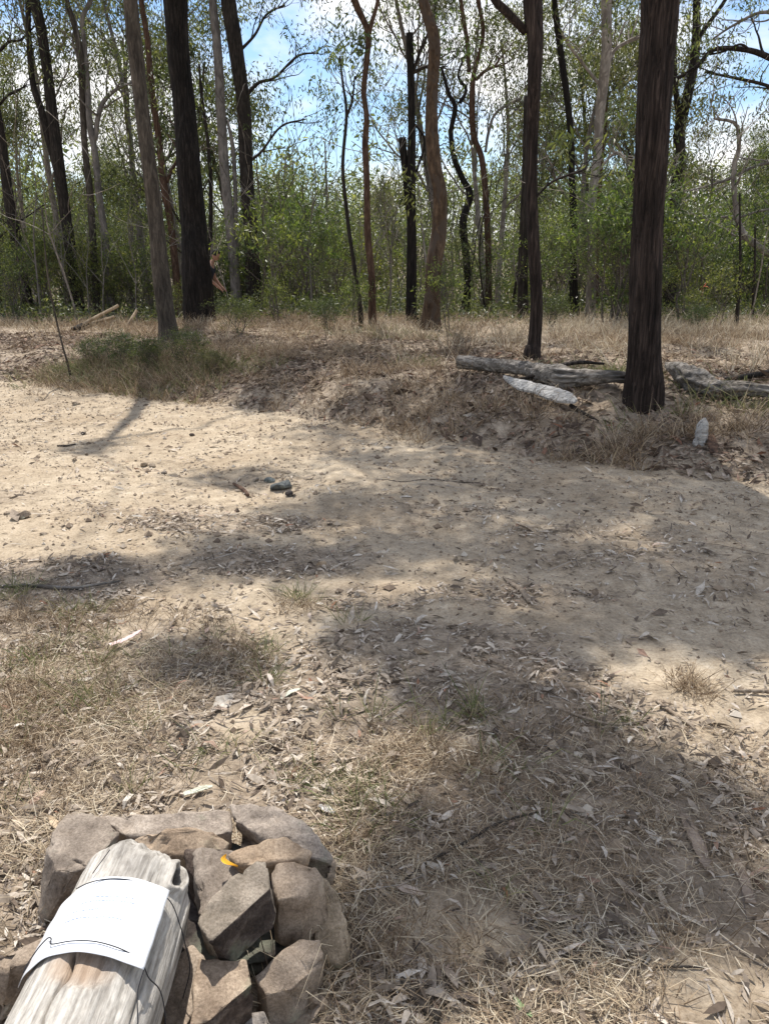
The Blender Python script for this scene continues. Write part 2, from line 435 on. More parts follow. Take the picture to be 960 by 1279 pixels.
M['cut'] = m_bark('cut_timber', (.22, .16, .10), (.40, .31, .21), (.55, .45, .33), 20, .2, .3)
M['bone'] = m_bark('bleached_wood', (.13, .12, .105), (.54, .52, .49), (.76, .745, .71), 46, .10, 1.0, ax=0)
M['stick'] = m_bark('dead_stick', (.12, .09, .065), (.26, .21, .16), (.40, .34, .27), 40, .3, .5)
M['fallen'] = m_bark('weathered_log', (.035, .03, .026), (.20, .18, .158), (.50, .47, .43), 26, .09, 1.0, ax=0)
M['barkpiece'] = m_bark('bark_strip', (.14, .10, .075), (.28, .22, .17), (.42, .35, .28), 30, .5, .5)
M['pink'] = m_plain('pink_bark', (.62, .45, .42), .7)
M['yellow'] = m_plain('yellow_leaf', (.62, .36, .035), .5)
M['paleleaf'] = m_plain('pale_leaf', (.46, .47, .37), .6)
M['greenleaf'] = m_plain('green_leaf', (.20, .27, .12), .5)

def m_ground():
    m, nd, lk, out = newmat('earth')
    v = mapped(nd, lk, (1, 1, 1))
    at = nd.new('ShaderNodeAttribute'); at.attribute_name = 'bare'
    big = noise(nd, lk, v, 1.1, 5, .6, .2); mid = noise(nd, lk, v, 9, 8, .68); fine = noise(nd, lk, v, 70, 6, .75)
    vo = nd.new('ShaderNodeTexVoronoi'); vo.inputs['Scale'].default_value = 55; lk.new(v, vo.inputs['Vector'])
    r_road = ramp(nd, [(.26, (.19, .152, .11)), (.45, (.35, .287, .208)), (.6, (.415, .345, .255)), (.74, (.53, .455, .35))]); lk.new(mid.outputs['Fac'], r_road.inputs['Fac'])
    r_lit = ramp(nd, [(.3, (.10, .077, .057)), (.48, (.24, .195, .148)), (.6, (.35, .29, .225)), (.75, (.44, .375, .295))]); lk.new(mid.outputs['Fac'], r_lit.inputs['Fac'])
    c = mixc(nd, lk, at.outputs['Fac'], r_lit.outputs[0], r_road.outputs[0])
    r_b = ramp(nd, [(.32, (.84, .80, .76)), (.68, (1.1, 1.1, 1.1))]); lk.new(big.outputs['Fac'], r_b.inputs['Fac'])
    c = mixc(nd, lk, 1, c, r_b.outputs[0], 'MULTIPLY')
    r_f = ramp(nd, [(.3, (.62, .58, .54)), (.5, (1, 1, 1)), (.72, (1.28, 1.28, 1.28))]); lk.new(fine.outputs['Fac'], r_f.inputs['Fac'])
    c = mixc(nd, lk, 1, c, r_f.outputs[0], 'MULTIPLY')
    nb = bump(nd, lk, mid.outputs['Fac'], .5, .03); nb = bump(nd, lk, fine.outputs['Fac'], .7, .006, nb)
    nb = bump(nd, lk, vo.outputs['Distance'], .3, .004, nb)
    pbsdf(nd, lk, out, c, .95, nb, .1); return m
M['earth'] = m_ground()

# ------------------------------------------------------------------ where litter lies
# patches of litter and grass on the near ground: (pixel x, pixel y, radius along x, radius along y in m, amount)
patch_px = [(290, 655, .75, .22, .8), (360, 700, .7, .25, .8), (470, 745, .35, .22, .6), (230, 640, .4, .15, .5), (60, 725, .7, .35, 1), (120, 640, .5, .15, .25),
            (560, 640, .5, .25, .35), (640, 740, .5, .2, .6), (780, 680, .9, .45, .35), (250, 830, .35, .3, 1), (560, 800, .6, .25, .8), (880, 700, .7, .5, .3),
            (700, 900, .6, .35, 1), (620, 850, .6, .3, .9), (330, 600, .5, .15, .35), (20, 560, .3, .4, .2), (10, 620, .4, .25, .5)]
patches = [(*on_z(p[0], p[1])[:2], p[2], p[3], p[4]) for p in patch_px]
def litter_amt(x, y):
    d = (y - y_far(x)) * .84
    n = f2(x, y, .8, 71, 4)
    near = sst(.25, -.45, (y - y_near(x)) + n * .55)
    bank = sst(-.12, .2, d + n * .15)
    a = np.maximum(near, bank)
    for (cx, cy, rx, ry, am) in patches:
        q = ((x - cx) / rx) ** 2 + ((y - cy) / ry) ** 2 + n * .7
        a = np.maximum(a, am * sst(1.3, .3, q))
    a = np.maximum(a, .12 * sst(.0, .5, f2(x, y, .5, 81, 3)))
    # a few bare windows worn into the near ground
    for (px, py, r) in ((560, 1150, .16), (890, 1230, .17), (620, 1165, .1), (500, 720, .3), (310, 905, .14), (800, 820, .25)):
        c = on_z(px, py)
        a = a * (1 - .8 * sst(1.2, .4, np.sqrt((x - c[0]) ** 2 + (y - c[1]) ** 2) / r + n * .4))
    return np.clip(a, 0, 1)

# ------------------------------------------------------------------ ground: one sheet to the horizon
def graded(lo, hi, step, far, g=1.06):
    a = list(np.arange(lo, hi, step)); s = step; v = hi
    while v < far: a.append(v); s *= g; v += s
    a.append(far); s = step; v = lo - step; b = []
    return np.array(a)
yy = np.concatenate([np.linspace(-60, -1, 14), np.linspace(-.6, .55, 10), graded(.6, 4.2, .021, 9.5, 1.006), ])
yy = np.concatenate([yy, graded(9.6, 9.7, .06, 420, 1.05)])
pos = graded(0.0, 2.6, .023, 420, 1.035)
xx = np.concatenate([-pos[::-1][:-1], pos])
GX, GY = np.meshgrid(xx, yy)
GZ = H(GX, GY)
gb = MB(); nx, ny = len(xx), len(yy)
i = np.arange(ny - 1)[:, None] * nx; j = np.arange(nx - 1)[None, :]
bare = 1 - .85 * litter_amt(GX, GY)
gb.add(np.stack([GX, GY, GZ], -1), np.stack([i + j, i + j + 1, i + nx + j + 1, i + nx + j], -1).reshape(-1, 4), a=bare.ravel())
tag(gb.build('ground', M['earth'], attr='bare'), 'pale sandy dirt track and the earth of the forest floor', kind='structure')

# ------------------------------------------------------------------ scatter helpers
def normals(x, y, e=.03):
    dx = (H(x + e, y) - H(x - e, y)) / (2 * e); dy = (H(x, y + e) - H(x, y - e)) / (2 * e)
    return unit(np.stack([-dx, -dy, np.ones_like(dx)], -1))
PILE = np.array([-.52, 1.42])
def off_pile(x, y): return ((x + .47) / .42) ** 2 + ((y - 1.35) / .46) ** 2 > .6
def sample(rng, n, box, dens):
    """points in a box (x0,x1,y0,y1), kept where a random number is under dens(x,y)"""
    x = rng.uniform(box[0], box[1], n); y = rng.uniform(box[2], box[3], n)
    k = (rng.rand(n) < dens(x, y)) & off_pile(x, y); return x[k], y[k]
def in_view(x, y, m=.35): return np.abs(x) < .52 * y + m

def lay_leaves(rng, x, y, L, W, tilt, lift=.006, simple=False, curl=.12):
    n = len(x); N = normals(x, y); a = rng.uniform(0, 2 * PI, n)
    D = np.stack([np.cos(a), np.sin(a), rng.normal(size=n) * tilt], -1)
    D = unit(D - N * (np.sum(D * N, -1) - D[:, 2] * .8)[:, None])
    S = unit(np.cross(N + rng.normal(size=(n, 3)) * tilt * 1.6, D))
    P = np.stack([x, y, H(x, y) + lift * rng.uniform(.2, 1.6, n)], -1) - D * (L * .5)[:, None]
    P[:, 2] = np.maximum(P[:, 2], H(P[:, 0], P[:, 1]) + .001)
    if simple: return leaf_diamond(P, D, S, L, W, .15)
    return leaf_curved(P, D, S, L, W, rng.normal(size=n) * curl, rng.uniform(-.05, .4, n))

# near litter
rng = RS(101)
mb = MB()
x, y = sample(rng, 170000, (-2.6, 2.8, .75, 5.2), lambda x, y: litter_amt(x, y) * (.15 + .85 * sst(-.2, .45, f2(x, y, .22, 91, 3))) * in_view(x, y))
L = np.minimum(rng.lognormal(math.log(.024), .6, len(x)), .085); W = L * rng.uniform(.10, .30, len(x))
mb.add(*lay_leaves(rng, x, y, L, W, .26, .010))
tag(mb.build('leaf_litter', M['litter'], smooth=False), 'dry gum leaves scattered over the near ground', 'leaf litter', kind='stuff')
mb = MB()
x, y = sample(rng, 70000, (-2.8, 3.2, 1.2, 6.2), lambda x, y: (litter_amt(x, y) ** 1.3) * sst(-.2, .45, f2(x, y, .35, 95, 3)) * in_view(x, y))
L = np.minimum(rng.lognormal(math.log(.028), .55, len(x)), .09); W = L * rng.uniform(.10, .30, len(x))
mb.add(*lay_leaves(rng, x, y, L, W, .28, .012))
tag(mb.build('grey_leaf_litter', M['litter_grey'], smooth=False), 'greyish curled leaves gathered in drifts beside the track', 'leaf litter', kind='stuff')
# litter on the bank
mb = MB()
def bank_d(x, y): return (y - y_far(x)) * .84
x, y = sample(rng, 200000, (-8, 6, 5.2, 17), lambda x, y: sst(-.15, .1, bank_d(x, y)) * sst(6.5, 2.2, bank_d(x, y)) * (.25 + .75 * sst(-.3, .35, f2(x, y, .5, 97, 3))) * in_view(x, y))
L = rng.lognormal(math.log(.062), .45, len(x)); W = L * rng.uniform(.16, .38, len(x))
mb.add(*lay_leaves(rng, x, y, L, W, .35, .02, simple=True))
tag(mb.build('bank_litter', M['bank_litter'], smooth=False), 'dry leaves and bark flakes covering the far bank of the track', 'leaf litter', kind='stuff')
# crumbs on the track
mb = MB()
x, y = sample(rng, 80000, (-6, 4, 2.4, 11), lambda x, y: (1 - sst(.1, .4, bank_d(x, y))) * (.25 + .75 * sst(-.1, .4, f2(x, y, .4, 98, 3))) * in_view(x, y))
L = rng.lognormal(math.log(.022), .6, len(x)); W = L * rng.uniform(.12, .4, len(x))
mb.add(*lay_leaves(rng, x, y, L, W, .3, .008, simple=True))
tag(mb.build('track_crumbs', M['litter'], smooth=False), 'small leaf crumbs strewn over the sandy track', 'leaf litter', kind='stuff')
# gravel
mb = MB()
x, y = sample(rng, 60000, (-6, 4, 1.8, 11.5), lambda x, y: (1 - sst(-.1, .4, bank_d(x, y))) * (.2 + .8 * sst(-.1, .4, f2(x, y, .45, 99, 4))) * in_view(x, y))
n = len(x); r = np.minimum(rng.lognormal(math.log(.0055), .65, n), .032)
base = np.array([[1, 0, 0], [-1, 0, 0], [0, 1, 0], [0, -1, 0], [0, 0, .8], [0, 0, -.8]], float)
tri = np.array([[0, 2, 4], [2, 1, 4], [1, 3, 4], [3, 0, 4], [2, 0, 5], [1, 2, 5], [3, 1, 5], [0, 3, 5]])
V = base[None] * rng.uniform(.6, 1.3, (n, 6, 3)) * r[:, None, None]
a = rng.uniform(0, 2 * PI, n); ca, sa = np.cos(a)[:, None], np.sin(a)[:, None]
V = np.stack([V[..., 0] * ca - V[..., 1] * sa, V[..., 0] * sa + V[..., 1] * ca, V[..., 2]], -1)
V = V + np.stack([x, y, H(x, y) + r * .2], -1)[:, None]
mb.add(V.reshape(-1, 3), (tri[None] + np.arange(n)[:, None, None] * 6).reshape(-1, 3))
tag(mb.build('gravel', M['gravel'], smooth=False), 'fine gravel loose on the dirt track', 'gravel', kind='stuff')

# straw lying on the ground
def straw_amt(x, y):
    a = np.zeros_like(x); n = f2(x, y, .3, 111, 3)
    for (px, py, rx, ry, am) in ((640, 1130, 1.1, .65, 1), (520, 1000, .5, .3, .9), (800, 1060, .7, .5, .9), (60, 900, .5, .55, 1), (40, 1000, .4, .3, 1), (480, 1240, .5, .3, .9),
                                 (100, 830, .45, .4, .8), (740, 1240, .6, .3, .5), (900, 980, .4, .4, .4), (340, 960, .6, .25, .3), (260, 840, .2, .2, .7)):
        c = on_z(px, py); a = np.maximum(a, am * sst(1.3, .4, ((x - c[0]) / rx) ** 2 + ((y - c[1]) / ry) ** 2 + n * .8))
    for (px, py, r) in ((560, 1150, .13), (900, 1235, .17), (620, 1165, .1)):
        c = on_z(px, py); a = a * (1 - .75 * sst(1.2, .4, np.sqrt((x - c[0]) ** 2 + (y - c[1]) ** 2) / r + n * .5))
    return a
def lay_straw(rng, x, y, L, W, lift, up):
    n = len(x); a = rng.uniform(0, 2 * PI, n) ; a = a + f2(x, y, .25, 115, 2) * 2
    D = unit(np.stack([np.cos(a), np.sin(a), rng.normal(size=n) * up], -1)); S = unit(np.cross(D, np.array([0, 0, 1.]) + rng.normal(size=(n, 3)) * .3))
    P = np.stack([x, y, H(x, y) + lift * rng.uniform(.1, 1, n)], -1) - D * (L * .5)[:, None]
    P[:, 2] = np.maximum(P[:, 2], H(P[:, 0], P[:, 1]) + .001)
    N = np.cross(S, D); m = P + D * (L * .5)[:, None] + N * (L * rng.normal(size=n) * .06)[:, None] + S * (L * rng.normal(size=n) * .08)[:, None]
    t = P + D * L[:, None]; W = W[:, None]
    V = np.stack([P + S * W / 2, P - S * W / 2, m + S * W / 2, m - S * W / 2, t], 1).reshape(-1, 3); k = np.arange(n)[:, None] * 5
    return V, k + np.array([[0, 1, 3, 2]]), k + np.array([[2, 3, 4]])
for nm, mat, cnt, lab, w0 in (('dry_straw', 'straw', 74000, 'pale dry grass stems lying matted on the near ground', .0022), ('brown_straw', 'straw_red', 62000, 'fine brown dead grass lying in tangled patches', .0017)):
    mb = MB()
    sd = 1 if nm == 'dry_straw' else 7
    x, y = sample(rng, cnt, (-1.9, 2.2, .8, 3.2), lambda x, y: straw_amt(x, y) * (.15 + .85 * sst(-.35, .35, f2(x, y, .3, 120 + sd, 3))) * in_view(x, y))
    L = rng.lognormal(math.log(.055), .5, len(x)); W = rng.uniform(.6, 1.4, len(x)) * w0 * .85
    mb.add(*lay_straw(rng, x, y, L, W, .028, .22))
    tag(mb.build(nm, M[mat], smooth=False), lab, 'dry grass', kind='stuff')

# twig litter
mb = MB()
x, y = sample(rng, 5200, (-5, 4, .9, 9), lambda x, y: (.1 + .9 * litter_amt(x, y)) * in_view(x, y) * np.clip(3.5 / y, 0, 1))
n = len(x); L = rng.lognormal(math.log(.11), .6, n)
V, Q, T = lay_straw(rng, x, y, L, np.full(n, .0045), .014, .06)
mb.add(V, Q, T)
tag(mb.build('twig_litter', M['twigs'], smooth=False), 'broken twigs scattered through the leaf litter', 'twigs', kind='stuff')

# ------------------------------------------------------------------ grass
def tufts(rng, cx, cy, nb, rad, L, up, W):
    """blades of tufts at points cx, cy"""
    k = np.repeat(np.arange(len(cx)), nb); n = len(k)
    r = np.abs(rng.normal(size=n)) * rad; a = rng.uniform(0, 2 * PI, n)
    x = cx[k] + r * np.cos(a); y = cy[k] + r * np.sin(a)
    D = unit(np.stack([np.cos(a) * .55 + rng.normal(size=n) * .35, np.sin(a) * .55 + rng.normal(size=n) * .35, rng.uniform(.35, 1, n) * up], -1))
    S = unit(np.cross(D, rng.normal(size=(n, 3))))
    P = np.stack([x, y, H(x, y) - .005], -1)
    LL = L * rng.lognormal(0, .35, n)
    return blades(P, D, S, LL, W * rng.uniform(.6, 1.3, n), rng.uniform(0, .9, n) ** 1.3)
def px_pts(rng, spots):
    X, Y = [], []
    for (px, py, rx, ry, k) in spots:
        c = ground(px, py); X.append(c[0] + rng.normal(size=k) * rx); Y.append(c[1] + rng.normal(size=k) * ry)
    X, Y = np.concatenate(X), np.concatenate(Y); q = off_pile(X, Y) & (Y > .75); return X[q], Y[q]
rng = RS(202)
X, Y = px_pts(rng, [(80, 860, .3, .25, 60), (120, 770, .3, .12, 34), (30, 800, .2, .2, 30), (30, 900, .2, .2, 40), (60, 980, .2, .12, 26), (270, 830, .12, .1, 20), (370, 760, .06, .05, 8),
                    (500, 960, .18, .1, 22), (590, 900, .2, .12, 16), (440, 1060, .05, .05, 6), (650, 950, .25, .2, 24), (860, 860, .05, .04, 12), (470, 1180, .15, .1, 14), (720, 1120, .3, .2, 22)])
mb = MB(); mb.add(*tufts(rng, X, Y, 34, .035, .085, 1.0, .0022))
tag(mb.build('dry_grass_tufts', M['straw_red'], smooth=False), 'short brown grass tufts among the near leaf litter', 'dry grass', kind='stuff')
X, Y = px_pts(rng, [(80, 830, .3, .2, 26), (30, 740, .12, .08, 8), (105, 770, .05, .05, 5), (335, 820, .05, .05, 5), (325, 850, .03, .03, 3), (375, 745, .04, .04, 5), (440, 770, .03, .03, 2), (260, 950, .06, .05, 3),
                    (450, 990, .12, .08, 9), (560, 930, .15, .1, 5), (500, 900, .12, .06, 5), (445, 1020, .06, .06, 5), (740, 900, .06, .06, 3), (60, 900, .25, .2, 16), (620, 1120, .1, .1, 2), (600, 900, .05, .05, 4)])
mb = MB(); mb.add(*tufts(rng, X, Y, 16, .03, .12, 1.1, .0028))
tag(mb.build('green_grass_tufts', M['grass'], smooth=False), 'sparse green grass blades in the near litter', 'grass', kind='stuff')
# bank grass
mb = MB(); mb2 = MB()
x, y = sample(rng, 2000, (-8, 6, 5.5, 15), lambda x, y: sst(.0, .5, bank_d(x, y)) * sst(9, 3, bank_d(x, y)) * sst(-.25, .5, f2(x, y, .9, 131, 3)) * in_view(x, y))
mb.add(*tufts(rng, x, y, 18, .06, .14, .9, .0045))
X, Y = px_pts(rng, [(170, 460, .7, .5, 160), (170, 470, .55, .35, 90), (240, 470, .5, .4, 70), (330, 440, .6, .6, 60), (450, 470, .5, .6, 36), (560, 480, .4, .4, 26), (250, 410, .8, .8, 80), (380, 410, .8, .8, 60), (480, 400, .6, .8, 30),
                    (880, 540, .3, .2, 30), (770, 570, .3, .1, 20), (590, 520, .5, .2, 30), (850, 430, .5, .5, 50), (920, 420, .6, .6, 70), (740, 430, .6, .6, 40), (30, 400, .8, .8, 60)])
mb.add(*tufts(rng, X, Y, 30, .08, .22, 1.1, .005))
tag(mb.build('bank_grass', M['straw_red'], smooth=False), 'dry straw grass growing over the far bank', 'dry grass', kind='stuff')
X, Y = px_pts(rng, [(170, 465, .5, .3, 70), (130, 455, .3, .3, 30), (230, 470, .5, .3, 40), (60, 475, .4, .2, 16), (900, 500, .5, .2, 16), (760, 470, .3, .2, 14), (700, 470, .2, .1, 10), (480, 420, .8, .8, 20), (520, 455, .2, .2, 5)])
mb2.add(*tufts(rng, X, Y, 26, .08, .2, 1.2, .006))
tag(mb2.build('green_bank_grass', M['grass'], smooth=False), 'green and yellowed grass on the left shoulder of the bank', 'grass', kind='stuff')
mb = MB()
x, y = sample(rng, 7000, (-14, 14, 8, 27), lambda x, y: sst(1.8, 4.5, bank_d(x, y)) * (.15 + .85 * sst(-.3, .3, f2(x, y, 1.6, 141, 3))) * in_view(x, y, 1) * (.25 + .75 * sst(-1, 3.5, x)))
mb.add(*tufts(rng, x, y, 17, .12, .30, 1.5, .008))
mb3 = MB(); x, y = sample(rng, 7000, (-14, 6, 8, 27), lambda x, y: sst(1.6, 4, bank_d(x, y)) * sst(-.25, .4, f2(x, y, 1.1, 143, 3)) * in_view(x, y, 1) * sst(3, 0, x))
mb3.add(*tufts(rng, x, y, 15, .14, .26, 1.3, .008)); tag(mb3.build('brown_grass', M['straw_red'], smooth=False), 'clumpy brown grass under the trees on the left', 'dry grass', kind='stuff')
tag(mb.build('tall_dry_grass', M['straw'], smooth=False), 'taller pale dry grass on the forest floor behind the bank', 'dry grass', kind='stuff')

# ------------------------------------------------------------------ growing things: prototypes
def grow_branch(rng, mb, tips, p, d, length, r, depth, trop=.15, wander=.25, sides=5, kids=(3, 5), minr=.006):
    n = 5 + depth
    pts = [np.array(p, float)]; dd = np.array(d, float)
    for k in range(n):
        dd = unit(dd + rng.normal(size=3) * wander * .55 + np.array([0, 0, trop * .5])); pts.append(pts[-1] + dd * length / n)
    rad = np.linspace(r, max(r * .35, minr), len(pts))
    P, R = smooth_path(pts, rad, n * 2 + 1)
    mb.add(*tube(P, R, max(3, sides), cap=False))
    if depth == 0:
        tips.append(pts[-1])
        return
    for c in range(rng.randint(kids[0], kids[1] + 1)):
        t = rng.uniform(.35, 1.0); idx = min(int(t * (len(P) - 1)), len(P) - 2)
        tang = unit(P[idx + 1] - P[idx]); out = unit(np.cross(tang, rng.normal(size=3)))
        nd = unit(tang * rng.uniform(.5, 1) + out * rng.uniform(.5, 1.0) + np.array([0, 0, .1]))
        grow_branch(rng, mb, tips, P[idx], nd, length * rng.uniform(.5, .75), max(R[idx] * .6, minr), depth - 1, trop, wander, sides - 1, kids, minr)
def hang_leaves(rng, mb, tips, per, rad, L, W, droop=1.0):
    tips = np.asarray(tips); k = np.repeat(np.arange(len(tips)), per); n = len(k)
    off = rng.normal(size=(n, 3)) * rad; off[:, 2] *= .75
    P = tips[k] + off
    D = rdir(rng, n); D[:, 2] -= droop; D = unit(D)
    S = side_of(D, rng)
    mb.add(*leaf_diamond(P, D, S, L * rng.uniform(.6, 1.3, n), W * rng.uniform(.7, 1.3, n), .2))

def proto_tree(seed, h, r, barkmat, leafmat, crown_from=.45, limbs=7, per=22, L=.17, W=.044, spread=.55, rad=.27, reach=.32, depth=2, lean=.04):
    rng = RS(seed); wood = MB(); lv = MB(); tips = []
    n = 7; pts = [np.zeros(3)]; d = np.array([rng.normal() * lean, rng.normal() * lean, 1.0])
    for k in range(n):
        d = unit(d + rng.normal(size=3) * .07 + np.array([0, 0, .1])); pts.append(pts[-1] + d * h * .85 / n)
    pts[0] = pts[0] - np.array([0, 0, .3])
    P, R = smooth_path(pts, np.linspace(r, r * .3, len(pts)) * np.array([1.25] + [1] * n), 24)
    wood.add(*tube(P, R, 8, cap=False))
    for k in range(limbs):
        t = crown_from + (1 - crown_from) * (k + rng.rand()) / limbs; i_ = min(int(t * 23), 22)
        a = rng.uniform(0, 2 * PI); dd = unit(np.array([math.cos(a) * spread, math.sin(a) * spread, rng.uniform(.35, .9)]))
        grow_branch(rng, wood, tips, P[i_], dd, h * reach * rng.uniform(.6, 1.1) * (1.15 - .5 * t), R[i_] * .55, depth, .15, .3)
    tips.append(P[-1])
    hang_leaves(rng, lv, tips, per, rad, L, W)
    return wood.mesh('trunk', M[barkmat]), lv.mesh('crown', M[leafmat], smooth=False)

def proto_top(seed, size, barkmat, per=26, limbs=6, rad=.24):
    """limbs and leaves that sit on top of a traced trunk"""
    rng = RS(seed); wood = MB(); lv = MB(); tips = []
    for k in range(limbs):
        a = k * 2 * PI / limbs + rng.uniform(-.5, .5)
        dd = unit(np.array([math.cos(a) * .6, math.sin(a) * .6, rng.uniform(.5, 1)]))
        grow_branch(rng, wood, tips, (0, 0, -.05), dd, size * rng.uniform(.6, 1), .05, 2, .1, .35)
    hang_leaves(rng, lv, tips, per, rad, .15, .032)
    return wood.mesh('limbs', M[barkmat]), lv.mesh('crown', M['leaf'], smooth=False)

def proto_shrub(seed, h, leafmat, stems=4, per=20, L=.10, W=.035, rad=.16, spread=.4, droop=.35, depth=2):
    rng = RS(seed); wood = MB(); lv = MB(); tips = []
    for k in range(stems):
        a = rng.uniform(0, 2 * PI); p = np.array([math.cos(a) * .06, math.sin(a) * .06, -.1])
        dd = unit(np.array([math.cos(a) * spread, math.sin(a) * spread, 1]))
        grow_branch(rng, wood, tips, p, dd, h * rng.uniform(.65, 1), .018 + h * .004, depth, .2, .3, 5, (4, 6), .004)
        P = p + dd * h * .3; tips.append(P)
    hang_leaves(rng, lv, tips, per, rad, L, W, droop)
    return wood.mesh('stems', M['twig']), lv.mesh('foliage', M[leafmat], smooth=False)

def place(nm, wood, leaves, names, loc, rz, s, label, cat, group, sz=None, tilt=(0, 0)):
    t = thing(nm, loc, label, cat, group, rz); t.rotation_euler = (tilt[0], tilt[1], rz)
    t.scale = (s, s, s if sz is None else sz)
    a = link(names[0], wood, t)
    b = link(names[1], leaves, t); b['kind'] = 'stuff'
    return t

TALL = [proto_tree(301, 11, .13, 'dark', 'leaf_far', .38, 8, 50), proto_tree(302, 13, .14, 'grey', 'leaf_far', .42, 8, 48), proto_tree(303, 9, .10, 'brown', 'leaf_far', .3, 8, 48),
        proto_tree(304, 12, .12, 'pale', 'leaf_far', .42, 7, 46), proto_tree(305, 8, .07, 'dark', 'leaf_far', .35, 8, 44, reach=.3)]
TKIND = ['dark trunked gum', 'tall grey gum', 'small brown trunked gum', 'pale trunked gum', 'thin dark young gum']
SHR = [proto_shrub(401, 2.6, 'shrub', 4, 28, .11, .036), proto_shrub(402, 3.8, 'shrub', 3, 36, rad=.2, L=.115, W=.032), proto_shrub(403, 1.7, 'shrub_dark', 5, 24, spread=.6),
       proto_shrub(404, 4.8, 'shrub_dark', 3, 34, .12, .034, .22, .3), proto_shrub(405, 3.2, 'shrub', 3, 42, .09, .024, .17, .35)]
SHR.append(proto_shrub(406, 2.9, 'shrub', 3, 12, .19, .05, .17, .35, .9))
SKIND = ['leafy wattle shrub', 'tall bright sapling', 'low dark bush', 'tall dark sapling', 'fine leaved shrub', 'broad drooping leaved sapling']
TOPS = [proto_top(501, 2.6, 'dark'), proto_top(502, 2.2, 'grey'), proto_top(503, 3.0, 'brown')]

# ------------------------------------------------------------------ traced tree trunks
def bark_disp(seed, amp, freq, stretch=.12, ridge=True, furrow=0.0):
    def f(th, s, r):
        P = np.stack([np.cos(th) * freq, np.sin(th) * freq, s / np.maximum(r.mean(), .02) * stretch * freq * .35], -1)
        n = fbm(P, seed, 4, .55)
        if ridge: n = 1 - 2 * np.abs(n) * 1.6
        lump = fbm(np.stack([np.cos(th), np.sin(th), s * 1.6], -1), seed + 5, 2)
        if furrow:
            w_ = fbm(np.stack([np.cos(th) * 2, np.sin(th) * 2, s * 2.2], -1), seed + 9, 3) * 1.1
            a_ = np.stack([np.cos(th + w_ * .25) * 8, np.sin(th + w_ * .25) * 8, s * 1.5], -1)
            n2 = np.abs(fbm(a_, seed + 7, 2)); n = n * .5 - furrow * sst(.16, .0, n2) + .3 * fbm(a_ * 3, seed + 8, 2)
        return amp * n + .05 * lump
    return f
trees = []
